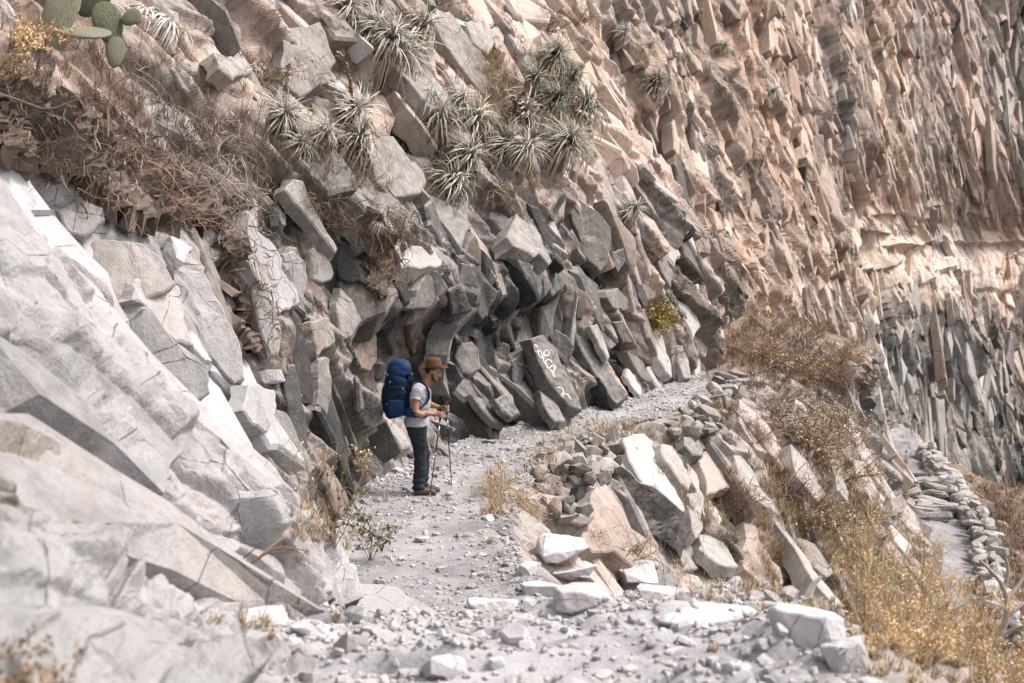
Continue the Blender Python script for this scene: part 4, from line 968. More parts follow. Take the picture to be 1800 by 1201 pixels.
# ---------------------------------------------------------------- the hiker
def ring_frames(path, ref=(0, 1, 0)):
    P = np.array(path, float); T = np.gradient(P, axis=0); T /= np.linalg.norm(T, axis=1, keepdims=True); out = []
    for t in T:
        b = np.array(ref, float)-t*np.dot(ref, t)
        if np.linalg.norm(b) < .15: b = np.array([1.0, 0, 0])-t*t[0]
        b = unit(b); out.append((t, unit(np.cross(b, t)), b))
    return P, out
def loft(path, rads, seg=20, ref=(0, 1, 0), sub=3, pw=2.0):
    """closed tube through path; rads = (front-back, sideways) per ring"""
    R_ = np.array([(r, r) if np.isscalar(r) else r for r in rads], float); n = (len(path)-1)*sub+1
    P = cr(np.array(path, float), n) if len(path) > 2 else np.linspace(path[0], path[1], n)
    Rr = cr(R_, n) if len(path) > 2 else np.linspace(R_[0], R_[1], n)
    P, Fm = ring_frames(P, ref); a = np.linspace(0, 2*np.pi, seg, endpoint=False)
    ca, sa = np.sign(np.cos(a))*np.abs(np.cos(a))**(2/pw), np.sign(np.sin(a))*np.abs(np.sin(a))**(2/pw)
    V = np.concatenate([p+np.outer(ca*r[0], f[1])+np.outer(sa*r[1], f[2]) for p, r, f in zip(P, Rr, Fm)])
    F = []
    for i in range(n-1):
        for j in range(seg): F.append((i*seg+j, i*seg+(j+1) % seg, (i+1)*seg+(j+1) % seg, (i+1)*seg+j))
    c0, c1 = len(V), len(V)+1; V = np.concatenate([V, [P[0], P[-1]]])
    T3 = [(c0, (j+1) % seg, j) for j in range(seg)]+[(c1, (n-1)*seg+j, (n-1)*seg+(j+1) % seg) for j in range(seg)]
    return V, np.array(F), np.array(T3)
def ball(c, r, rot=None, seg=18):
    r = np.broadcast_to(np.array(r, float), (3,)); n = seg//2+1; th = np.linspace(0, np.pi, n)[1:-1]; ph = np.linspace(0, 2*np.pi, seg, endpoint=False)
    V = np.array([[np.sin(t)*np.cos(p), np.sin(t)*np.sin(p), np.cos(t)] for t in th for p in ph]+[[0, 0, 1], [0, 0, -1]])*r
    if rot is not None: V = V@np.array(rot).T
    V = V+np.array(c); m = len(th); F, T3 = [], []
    for i in range(m-1):
        for j in range(seg): F.append((i*seg+j, (i+1)*seg+j, (i+1)*seg+(j+1) % seg, i*seg+(j+1) % seg))
    for j in range(seg): T3.append((m*seg, j, (j+1) % seg)); T3.append((m*seg+1, (m-1)*seg+(j+1) % seg, (m-1)*seg+j))
    return V, np.array(F) if F else np.zeros((0, 4), int), np.array(T3)
def merge(parts):
    Vs, Q, T3, o = [], [], [], 0
    for V, F, t in parts:
        Vs.append(V); Q.append(F+o); T3.append(t+o); o += len(V)
    return np.concatenate(Vs), [np.concatenate(Q), np.concatenate(T3)]
def fuse(name, parts, voxel, smooth=4, mat=None, wrinkle=None):
    """one continuous skin over overlapping volumes"""
    V, F = merge(parts); tmp = link('tmp', mk('tmp', V, F))
    m = tmp.modifiers.new('r', 'REMESH'); m.mode = 'VOXEL'; m.voxel_size = voxel
    s = tmp.modifiers.new('s', 'SMOOTH'); s.factor = .5; s.iterations = smooth
    bpy.context.view_layer.update(); dg = bpy.context.evaluated_depsgraph_get()
    me = bpy.data.meshes.new_from_object(tmp.evaluated_get(dg)); me.name = name; bpy.data.objects.remove(tmp)
    if wrinkle is not None:
        co = np.zeros(len(me.vertices)*3, np.float32); me.vertices.foreach_get('co', co); co = co.reshape(-1, 3)
        no = np.zeros(len(me.vertices)*3, np.float32); me.vertices.foreach_get('normal', no); no = no.reshape(-1, 3)
        co = co+no*wrinkle(co)[:, None]; me.vertices.foreach_set('co', co.astype(np.float32).ravel())
    me.polygons.foreach_set('use_smooth', np.ones(len(me.polygons), bool)); me.materials.clear()
    if mat: me.materials.append(mat)
    me.update(); return me
def solid(name, parts, mat, parent, smooth=True):
    V, F = merge(parts); return link(name, mk(name, V, F, mat, smooth=smooth), parent)
M['skin'] = simple('skin', (.30, .155, .098), .55, .35, bump=.1); M['shirt'] = simple('grey_shirt', (.30, .30, .325), .9, .15, bumpscale=160, bump=.3)
M['trouser'] = simple('charcoal_trousers', (.019, .021, .027), .85, .2, bumpscale=120); M['boot'] = simple('brown_boot', (.11, .08, .062), .8, .2); M['sole'] = simple('boot_sole', (.03, .028, .027), .8)
M['felt'] = simple('brown_felt', (.115, .052, .029), .9, .15, bumpscale=90); M['band'] = simple('hat_band', (.06, .028, .018), .8); M['hair'] = simple('dark_hair', (.022, .015, .012), .7)
M['navy'] = simple('navy_nylon', (.0025, .010, .032), .75, .2, bumpscale=30, bump=.5); M['blue'] = simple('blue_nylon', (.003, .022, .072), .7, .25, bumpscale=25, bump=.5); M['black'] = simple('black_webbing', (.012, .013, .018), .6)
M['teal'] = simple('teal_toggle', (.03, .32, .30), .5); M['shaft'] = simple('pole_shaft', (.03, .035, .045), .35, .5, .6); M['alloy'] = simple('pole_alloy', (.45, .47, .5), .35, .5, .8); M['eye'] = simple('eye_dark', (.02, .016, .014), .2, .6)

hp = Wz(745, 866, 0.0); g_ = drop(hp[0], hp[1], ('trail',)); hz = g_[0][2] if g_ else 0.0
HP = np.array([hp[0], hp[1], hz+.005])
person = empty('person', HP, 'person in brown hat, grey t-shirt and dark trousers standing on the path', 'person')
POLE = {'R': (np.array([.247, -.165, 1.15]), np.array([.09, -.22, -.01])), 'L': (np.array([.292, .165, 1.19]), np.array([.355, .40, -.01]))}
def hand(side):
    s = -1 if side == 'R' else 1; a, b = POLE[side]; ax = unit(a-b); c = a-ax*.075
    X = unit(np.array([1, 0, 0])-ax*ax[0]); Y = np.cross(ax, X)*1.0; out = []
    P = lambda th, r, h: c+X*(r*math.cos(th))+Y*(r*math.sin(th)*s)+ax*h
    # palm lies on the outer side of the grip, knuckles forward
    out.append(loft([P(R(150), .055, -.005), P(R(115), .036, 0), P(R(70), .034, .0)], [(.030, .020), (.040, .017), (.040, .014)], 14, ref=tuple(np.cross(ax, X)), sub=4))
    for k, (h, L) in enumerate(((.034, .95), (.012, 1.0), (-.010, .97), (-.031, .85))):
        th = np.linspace(R(75), R(75)-R(235)*L, 7); out.append(loft([P(t, .031-.004*i/6, h-.003*i) for i, t in enumerate(th)], np.linspace(.0105, .0080, 7), 10, ref=tuple(ax), sub=2))
    th = np.linspace(R(165), R(275), 5); out.append(loft([P(t, .040-.003*i, .022+.007*i) for i, t in enumerate(th)], [.014, .0125, .011, .010, .008], 10, ref=tuple(ax), sub=2))
    return out, P(R(160), .066, -.008)
hR, wR = hand('R'); hL, wL = hand('L')
tl = R(20); rotH = np.array([[math.cos(tl), 0, math.sin(tl)], [0, 1, 0], [-math.sin(tl), 0, math.cos(tl)]])
hc = np.array([.128, 0, 1.628]); Hd = lambda x, y, z: hc+rotH@np.array([x, y, z])
head = [ball(Hd(-.012, 0, .02), (.098, .076, .105), rotH), ball(Hd(.030, 0, -.035), (.066, .060, .085), rotH), ball(Hd(.062, 0, -.098), (.030, .030, .022), rotH),
        loft([Hd(.080, 0, .022), Hd(.098, 0, -.008), Hd(.113, 0, -.030), Hd(.092, 0, -.042)], [.010, .012, .014, .010], 10),
        ball(Hd(.078, .030, .026), (.016, .026, .010), rotH), ball(Hd(.078, -.030, .026), (.016, .026, .010), rotH),
        ball(Hd(.084, 0, -.062), (.014, .024, .007), rotH), ball(Hd(.082, 0, -.074), (.013, .021, .008), rotH),
        ball(Hd(.055, .038, -.02), (.03, .022, .024), rotH), ball(Hd(.055, -.038, -.02), (.03, .022, .024), rotH),
        ball(Hd(-.015, -.078, -.012), (.018, .010, .031), rotH), ball(Hd(-.015, .078, -.012), (.018, .010, .031), rotH),
        loft([(-.02, 0, 1.38), (.035, 0, 1.47), (.085, 0, 1.56), (.10, 0, 1.60)], [(.075, .085), (.062, .062), (.058, .056), (.06, .055)], 18)]
torso = [loft([(-.085, 0, .90), (-.08, 0, 1.02), (-.06, 0, 1.15), (-.045, 0, 1.30), (-.05, 0, 1.40), (-.045, 0, 1.46)], [(.11, .155), (.105, .145), (.11, .15), (.12, .17), (.10, .165), (.06, .09)], 22)]
arms = [loft([(-.05, -.165, 1.415), (-.075, -.215, 1.35), (-.088, -.245, 1.22), (-.085, -.262, 1.12)], [.055, .056, .047, .042], 14), loft([(-.085, -.262, 1.12), (-.01, -.255, 1.085), tuple(wR*.45+np.array([-.085, -.262, 1.12])*.55), tuple(wR)], [.042, .043, .036, .026], 14),
        loft([(-.02, .165, 1.415), (.0, .215, 1.35), (.015, .245, 1.25), (.03, .262, 1.165)], [.055, .056, .047, .042], 14), loft([(.03, .262, 1.165), (.10, .245, 1.145), tuple(wL*.55+np.array([.03, .262, 1.165])*.45), tuple(wL)], [.042, .042, .034, .026], 14)]
legs = [loft([(-.085, y, .93), (-.06, y, .72), (x0, y, .52), (x0-.02, y, .30), (x0-.025, y, .09)], [(.09, .085), (.082, .08), (.058, .055), (.055, .05), (.036, .034)], 16) for y, x0 in ((-.095, -.03), (.095, -.005))]
body = fuse('body', head+torso+arms+legs+hR+hL, .0062, 3, M['skin'])
link('body', body, person)
cloth = lambda amp, f: (lambda co: amp*fbm(co[:, 0]*f+co[:, 2]*f*.6, co[:, 1]*f+co[:, 2]*f*.9, 5, 3)+amp*.7*fbm(co[:, 2]*f*2.2+co[:, 0]*3, co[:, 1]*f*.7+co[:, 0]*f, 8, 2))
shirt = [loft([(-.083, 0, .905), (-.083, 0, .97), (-.075, 0, 1.10), (-.05, 0, 1.25), (-.04, 0, 1.36), (-.04, 0, 1.43), (-.02, 0, 1.478)], [(.176, .205), (.168, .198), (.142, .178), (.148, .19), (.14, .19), (.115, .165), (.072, .085)], 26),
         loft([(-.035, -.13, 1.425), (-.07, -.20, 1.385), (-.085, -.24, 1.31), (-.088, -.25, 1.275)], [.075, .080, .076, .076], 16), loft([(-.01, .13, 1.425), (-.005, .20, 1.385), (.01, .24, 1.31), (.013, .245, 1.275)], [.075, .080, .076, .076], 16)]
link('shirt', fuse('shirt', shirt, .009, 4, M['shirt'], cloth(.016, 9)), person)
trous = [loft([(-.085, 0, .985), (-.085, 0, .93), (-.08, 0, .84)], [(.15, .18), (.152, .182), (.13, .165)], 24)]
for y, x0, hx in ((-.095, -.035, -.055), (.095, -.005, -.02)):
    trous.append(loft([(-.085, y*.9, .90), (-.065, y, .72), (x0, y, .52), (x0-.01, y, .34), (hx-.01, y, .14), (hx, y, .055)], [(.132, .098), (.108, .095), (.086, .08), (.085, .078), (.082, .076), (.088, .08)], 18))
link('trousers', fuse('trousers', trous, .010, 3, M['trouser'], lambda co: .017*fbm(co[:, 0]*11+co[:, 2]*12, co[:, 1]*9-co[:, 2]*7, 5, 4)+np.clip((.38-co[:, 2])/.3, 0, 1)*.012*np.sin(co[:, 2]*75+3*fbm(co[:, 0]*8, co[:, 1]*8, 3))), person)
solid('belt', [loft([(-.083, 0, .955), (-.083, 0, .985)], [(.142, .172), (.142, .172)], 26, sub=1)], M['black'], person)
for y, x0 in ((-.095, -.055), (.095, -.015)):
    bt = link('boot', fuse('boot', [loft([(x0-.06, y, .055), (x0+.02, y, .058), (x0+.10, y, .048), (x0+.185, y, .040), (x0+.222, y, .036)], [(.050, .042), (.055, .044), (.045, .047), (.036, .046), (.022, .030)], 16), loft([(x0, y, .05), (x0-.005, y, .15)], [(.058, .05), (.055, .048)], 16)], .007, 3, M['boot']), person)
    solid('sole', [loft([(x0-.072, y, .014), (x0+.03, y, .014), (x0+.13, y, .014), (x0+.226, y, .017)], [(.015, .040), (.015, .042), (.015, .050), (.013, .034)], 14, pw=4)], M['sole'], bt)
    solid('laces', [loft([(x0+.045+.022*k, y-.03, .103-.012*k), (x0+.05+.022*k, y, .112-.012*k), (x0+.045+.022*k, y+.03, .103-.012*k)], [.004, .004, .004], 6) for k in range(4)], M['sole'], bt)
# hat: oval crown, pinched top, curved brim
def lathe(prof, seg, fx, fy, c, rot, wob=None):
    a = np.linspace(0, 2*np.pi, seg, endpoint=False); V = []
    for (r, z) in prof:
        for t in a:
            x, y = r*math.cos(t)*fx, r*math.sin(t)*fy; V.append((x, y, z+(wob(r, t, z) if wob else 0)))
    V = np.array(V)@rot.T+c; F = []
    for i in range(len(prof)-1):
        for j in range(seg): F.append((i*seg+j, i*seg+(j+1) % seg, (i+1)*seg+(j+1) % seg, (i+1)*seg+j))
    return V, np.array(F), np.zeros((0, 3), int)
th = R(-1.5); rotB = np.array([[math.cos(th), 0, math.sin(th)], [0, 1, 0], [-math.sin(th), 0, math.cos(th)]])
wob = lambda r, t, z: (.016*(math.sin(t)**2) - .006*math.cos(t))*max(0, (r-.105)/.08) - (.022*math.exp(-((math.sin(t)*r)/.03)**2) if z > .10 else 0)
hat = solid('hat', [lathe([(.0, .128), (.05, .131), (.082, .126), (.096, .108), (.103, .06), (.108, .008), (.125, .0), (.160, -.002), (.190, .004), (.191, -.001), (.160, -.008), (.120, -.006), (.10, -.002)], 44, 1.0, .86, np.array([.140, 0, 1.676]), rotB, wob)], M['felt'], person)
solid('hat_band', [lathe([(.1045, .038), (.1105, .034), (.1130, .010), (.108, .006)], 44, 1.0, .86, np.array([.140, 0, 1.676]), rotB)], M['band'], hat)
link('hair', fuse('hair', [ball(Hd(-.040, 0, .01), (.076, .081, .075), rotH), ball(Hd(-.01, -.055, .03), (.035, .025, .04), rotH), ball(Hd(-.01, .055, .03), (.035, .025, .04), rotH)], .007, 2, M['hair']), person)
link('beard', fuse('beard', [loft([Hd(.005, -.068, -.03), Hd(.022, -.066, -.070), Hd(.052, -.045, -.104), Hd(.074, 0, -.116), Hd(.052, .045, -.104), Hd(.022, .066, -.070), Hd(.005, .068, -.03)], [.012, .016, .018, .019, .018, .016, .012], 10), loft([Hd(.088, -.026, -.062), Hd(.099, 0, -.053), Hd(.088, .026, -.062)], [.006, .0085, .006], 8)], .0055, 2, M['hair']), person)
for s in (-1, 1): solid('eye', [ball(Hd(.080, s*.031, .006), (.010, .012, .007), rotH, 10)], M['eye'], person)
for side in 'RL':
    c = wR if side == 'R' else wL; solid('wrist_band', [loft([c+np.array([-.035, 0, .004]), c+np.array([-.008, 0, 0])], [.031, .031], 14, sub=1)], M['black'], person)

# ---------------------------------------------------------------- backpack (worn, a thing of its own)
pack = empty('backpack', HP+np.array([-.33, 0, 1.0]), 'large blue hiking backpack worn by the person in the brown hat', 'backpack')
def pk(parts): return [(V-np.array([-.33, 0, 1.0]), F, t) for V, F, t in parts]
link('main_bag', fuse('main_bag', pk([loft([(-.335, 0, 1.03), (-.345, 0, 1.08), (-.350, 0, 1.25), (-.345, 0, 1.42), (-.325, 0, 1.55), (-.30, 0, 1.60)], [(.12, .14), (.168, .172), (.180, .188), (.176, .188), (.155, .172), (.10, .12)], 30, pw=2.8)]), .009, 3, M['navy'], lambda co: .013*fbm(co[:, 2]*9, co[:, 1]*8+co[:, 0]*9, 3, 3)), pack)
link('lid', fuse('lid', pk([loft([(-.33, 0, 1.56), (-.325, 0, 1.62), (-.30, 0, 1.70), (-.285, 0, 1.765), (-.28, 0, 1.79)], [(.13, .14), (.158, .165), (.145, .15), (.10, .115), (.035, .045)], 28, pw=2.6)]), .009, 3, M['blue'], lambda co: .012*fbm(co[:, 0]*14, co[:, 1]*11+co[:, 2]*12, 9, 3)), pack)
link('back_panel', fuse('back_panel', pk([loft([(-.20, 0, 1.06), (-.195, 0, 1.30), (-.185, 0, 1.50), (-.165, 0, 1.605)], [(.035, .13), (.04, .14), (.045, .13), (.03, .10)], 20, pw=2.6)]), .009, 3, M['navy']), pack)
link('front_pocket', fuse('front_pocket', pk([loft([(-.475, 0, 1.12), (-.495, 0, 1.25), (-.485, 0, 1.40), (-.46, 0, 1.47)], [(.05, .10), (.06, .13), (.05, .12), (.02, .08)], 22, pw=2.6)]), .009, 3, M['navy'], lambda co: .008*fbm(co[:, 2]*14, co[:, 1]*10, 13, 3)), pack)
for s in (-1, 1):
    link('side_pocket', fuse('side_pocket', pk([loft([(-.34, s*.165, 1.06), (-.345, s*.185, 1.16), (-.345, s*.185, 1.27)], [(.10, .03), (.115, .04), (.10, .025)], 20, pw=2.6)]), .008, 3, M['blue'], lambda co: .005*fbm(co[:, 2]*20, co[:, 0]*16, 23, 3)), pack)
    solid('compression_strap', pk([loft([(-.49, s*.13, 1.45), (-.40, s*.186, 1.44), (-.24, s*.176, 1.42)], [(.010, .004)]*3, 8), loft([(-.49, s*.13, 1.30), (-.40, s*.194, 1.33), (-.22, s*.182, 1.37)], [(.010, .004)]*3, 8)]), M['black'], pack)
    solid('shoulder_strap', pk([loft([(-.20, s*.10, 1.50), (-.10, s*.115, 1.515), (-.02, s*.118, 1.50), (.055, s*.125, 1.42), (.085, s*.135, 1.33), (.06, s*.155, 1.24), (-.03, s*.182, 1.16), (-.13, s*.165, 1.12)], [(.016, .030), (.018, .034), (.018, .036), (.017, .036), (.016, .032), (.011, .020), (.007, .012), (.006, .010)], 14, sub=5)]), M['navy'], pack)
    solid('hip_belt', pk([loft([(-.24, s*.15, 1.10), (-.16, s*.186, 1.10), (-.07, s*.198, 1.085), (.01, s*.18, 1.06), (.065, s*.10, 1.045)], [(.055, .018), (.058, .020), (.050, .018), (.03, .013), (.014, .008)], 16, sub=5)]), M['blue'], pack)
solid('haul_loop', pk([loft([(-.18, -.03, 1.585), (-.15, -.02, 1.615), (-.15, .02, 1.615), (-.18, .03, 1.585)], [.006]*4, 8)]), M['black'], pack)
for x, y, z in ((-.46, -.14, 1.59), (-.425, -.175, 1.50), (-.255, -.183, 1.41), (-.47, -.165, 1.21), (-.14, -.10, 1.60)):
    solid('toggle', pk([ball((x, y, z), (.011, .008, .014), None, 10)]), M['teal'], pack)
solid('bungee_cord', pk([loft([(-.43, -.13, 1.60), (-.49, -.10, 1.585), (-.535, -.04, 1.55), (-.535, .03, 1.50)], [.004]*4, 6), loft([(-.50, -.10, 1.22), (-.545, -.02, 1.33), (-.53, .06, 1.45)], [.004]*3, 6)]), M['black'], pack)
# ---------------------------------------------------------------- trekking poles (held: things of their own)
for side, lab in (('R', 'nearer dark trekking pole with side lever in the hand closest to the viewer'), ('L', 'farther dark trekking pole held out ahead of the other')):
    a, b = POLE[side]; ax = unit(a-b); L = np.linalg.norm(a-b); tip = HP+b; t = empty('trekking_pole', tip, lab, 'trekking pole', 'trekking poles')
    q = lambda k, off=(0, 0, 0): ax*(L*k)+np.array(off)
    solid('grip', [loft([q(1.0), q(.985), q(.955), q(.92), q(.87)], [.016, .024, .017, .0185, .015], 14, sub=3)], M['black'], t)
    solid('upper_shaft', [loft([q(.87), q(.48)], [.0100, .0098], 10, sub=1)], M['shaft'], t)
    solid('lower_shaft', [loft([q(.50), q(.045)], [.0080, .0062], 10, sub=1)], M['shaft'], t)
    solid('shaft_collar', [loft([q(.51), q(.47)], [.0135, .0135], 12, sub=1)], M['alloy'], t)
    solid('lock_lever', [loft([q(.505, (.012, -.008, .01)), q(.50, (.06, -.01, -.02))], [.008, .005], 8, sub=1)], M['black'], t)
    solid('grip_stripe', [loft([q(.80), q(.70)], [.0106, .0106], 12, sub=1)], M['alloy'], t)
    solid('tip', [loft([q(.05), q(0)], [.0065, .0035], 8, sub=1)], M['alloy'], t)
    solid('wrist_strap', [loft([q(.985, (-.01, 0, 0)), q(.95, (-.055, -.02, -.02)), q(.89, (-.075, -.02, -.01)), q(.90, (-.03, .02, 0)), q(.975, (-.005, .01, 0))], [(.004, .011)]*5, 8, sub=4)], M['black'], t)
# ---------------------------------------------------------------- plants
def tubes(paths, rads, seg=3):
    """many thin tapering twigs as one mesh"""
    Vs, Fs, Ts, o = [], [], [], 0; a = np.arange(seg)*2*np.pi/seg; ca, sa = np.cos(a), np.sin(a)
    for P, (r0, r1, tn) in zip(paths, rads):
        P = np.asarray(P, float); n = len(P); t = unit(P[-1]-P[0]); b = unit(np.cross(t, [.3, .2, .9])); c = np.cross(t, b)
        r = np.linspace(r0, r1, n)[:, None, None]
        V = P[:, None, :]+r*(ca[None, :, None]*b+sa[None, :, None]*c); Vs.append(V.reshape(-1, 3)); Ts.append(np.full(n*seg, tn))
        i = np.arange(n-1)[:, None]*seg; j = np.arange(seg)[None]; j2 = (j+1) % seg
        Fs.append(np.stack([i+j, i+j2, i+seg+j2, i+seg+j], 2).reshape(-1, 4)+o); o += n*seg
    return np.concatenate(Vs), np.concatenate(Fs), np.concatenate(Ts)
def blades(paths, w, tones, keel=.25):
    """arching strap leaves with a keel, tapering to a point"""
    Vs, Fs, Ts, o = [], [], [], 0
    for P, w0, tn in zip(paths, w, tones):
        P = np.asarray(P, float); n = len(P); T = np.gradient(P, axis=0); side = np.cross(T, [0, 0, 1.0]); L = np.linalg.norm(side, axis=1, keepdims=True)
        alt = np.cross(T, [1.0, 0, 0]); side = np.where(L > 1e-4*1, side/(L+1e-9), alt/(np.linalg.norm(alt, axis=1, keepdims=True)+1e-9)); nn = np.cross(side, T); nn /= np.linalg.norm(nn, axis=1, keepdims=True)+1e-9
        wv = (w0*np.interp(np.linspace(0, 1, n), [0, .25, .7, 1], [.8, 1, .62, .04]))[:, None]
        if keel == 0:
            V = np.stack([P-side*wv, P+side*wv], 1); Vs.append(V.reshape(-1, 3)); Ts.append(np.repeat(np.linspace(tn-.1, tn+.12, n), 2)); i = np.arange(n-1)*2
            Fs.append(np.stack([i, i+1, i+3, i+2], 1)+o); o += n*2; continue
        V = np.stack([P-side*wv+nn*wv*keel, P-nn*wv*keel*.6, P+side*wv+nn*wv*keel], 1); Vs.append(V.reshape(-1, 3)); Ts.append(np.repeat(np.linspace(tn-.1, tn+.12, n), 3))
        i = np.arange(n-1)[:, None]*3; j = np.arange(2)[None]
        Fs.append(np.stack([i+j, i+j+1, i+3+j+1, i+3+j], 2).reshape(-1, 4)+o); o += n*3
    return np.concatenate(Vs), np.concatenate(Fs), np.concatenate(Ts)
def arch(base, az, el, L, droop, n=7, curl=0.0):
    p = np.array(base, float); out = [p.copy()]; e = el
    for i in range(n-1):
        st = L/(n-1); p = p+st*np.array([math.cos(az)*math.cos(e), math.sin(az)*math.cos(e), math.sin(e)]); out.append(p.copy())
        e = max(-1.45, e-droop*(.5+i/(n-1))/(n-1)*2); az += curl/(n-1)
    return out
def rosette_mesh(seed, nl=120, wl=.0155, tone0=.55):
    r_ = random.Random(seed); P, w, t = [], [], []
    for k in range(nl):
        f = k/nl; az = k*2.39996+r_.uniform(-.25, .25); el = R(8)+R(78)*f**1.2+r_.uniform(-.15, .15)
        L = r_.uniform(.62, 1.15)*(1-.3*f); P.append(arch((.03*math.cos(az), .03*math.sin(az), .02+.05*f), az, el, L, r_.uniform(.6, 2.6), 7, r_.uniform(-.5, .5))); w.append(wl*r_.uniform(.8, 1.15)); t.append(tone0+r_.uniform(-.28, .30))
    return blades(P, w, t)
def dead_mesh(seed, nl=46):
    r_ = random.Random(seed); P, w, t = [], [], []
    for k in range(nl):
        az = r_.uniform(0, 6.283); P.append(arch((.05*math.cos(az), .05*math.sin(az), -.02-.1*r_.random()), az, R(r_.uniform(-35, 15)), r_.uniform(.6, 1.1), r_.uniform(1.2, 3.0), 6, r_.uniform(-.9, .9))); w.append(.022*r_.uniform(.7, 1.1)); t.append(r_.uniform(.2, .95))
    return blades(P, w, t)
def mesh3(name, VFT, mat): return mk(name, VFT[0], VFT[1], mat, VFT[2], .5)
ROS = [(mesh3('leaves', rosette_mesh(40+i), M['rosette']), mesh3('dead_leaves', dead_mesh(60+i), M['deadleaf'])) for i in range(6)]
ROSD = [(mesh3('leaves', rosette_mesh(140+i, 130, .0155, .48), M['rosette_dark']), mesh3('dead_leaves', dead_mesh(160+i), M['deadleaf'])) for i in range(4)]
def stalk_mesh(seed):
    r_ = random.Random(seed); Vs, Fs, Ts, o = [], [], [], 0
    pts = arch((0, 0, 0), .3, R(80), 1.5, .5, 9); V, F, T = tubes([pts], [(.035, .015, .3)], 5); Vs.append(V); Fs.append(F); Ts.append(T); o = len(V)
    for k in range(110):
        f = r_.uniform(.3, 1); i = min(7, int(f*8)); p = np.array(pts[i])*(1-(f*8-i))+np.array(pts[i+1])*(f*8-i); d = unit([r_.gauss(0, 1), r_.gauss(0, 1), r_.gauss(0, .6)]); q = p+d*.07; s = unit(np.cross(d, [.2, .3, 1]))*.035
        Vs.append(np.array([p-s*.4, q-s, q+s, p+s*.4])); Fs.append(np.array([[0, 1, 2, 3]])+o); Ts.append(np.full(4, r_.uniform(.2, 1))); o += 4
    return np.concatenate(Vs), np.concatenate(Fs), np.concatenate(Ts)
STALK = [mesh3('flower_stalk', stalk_mesh(5), M['twig_rust']), mesh3('flower_stalk', stalk_mesh(6), M['twig'])]
def rosette(u, v, rpx, label, dark=False, stalk=False, seed=0, names=None):
    H = hit(u, v, names); d = proj(H[0])[2]; r = rpx*d/2500*1.5; n = H[1]; ax = unit(n*.75+np.array([0, -.15, .75])); r_ = random.Random(seed*7+int(u))
    t = empty('rosette_plant', H[0]+n*r*.2, label, 'spiky plant', 'spiky rosette plants on the cliffs')
    ax = unit(ax+np.array([r_.gauss(0, .28), r_.gauss(0, .25), r_.gauss(0, .2)])); r *= r_.uniform(.82, 1.2); M3 = frame_of(ax, (0, 1, .1), r_.uniform(0, 6.28))*np.array([r_.uniform(.85, 1.2), r_.uniform(.85, 1.15), r_.uniform(.8, 1.1)]); mats = (ROSD if dark else ROS); a, b = mats[r_.randrange(len(mats))]
    for nm, me, up in (('leaves', a, M3), ('dead_leaves', b, frame_of((n*.5+np.array([0, 0, .6])), (0, 1, 0), r_.uniform(0, 6))))[:1 if rpx < 24 else 2]:
        o = link(nm, me, t); q = up*r; o.matrix_basis = Matrix([[*q[0], 0], [*q[1], 0], [*q[2], 0], [0, 0, 0, 1]]); o['kind'] = 'stuff'
    if stalk:
        o = link('flower_stalk', STALK[seed % 2], t); q = frame_of((.1, -.1, 1), (0, 1, 0), r_.uniform(0, 6))*r*.9; o.matrix_basis = Matrix([[*q[0], 0], [*q[1], 0], [*q[2], 0], [0, 0, 0, 1]])
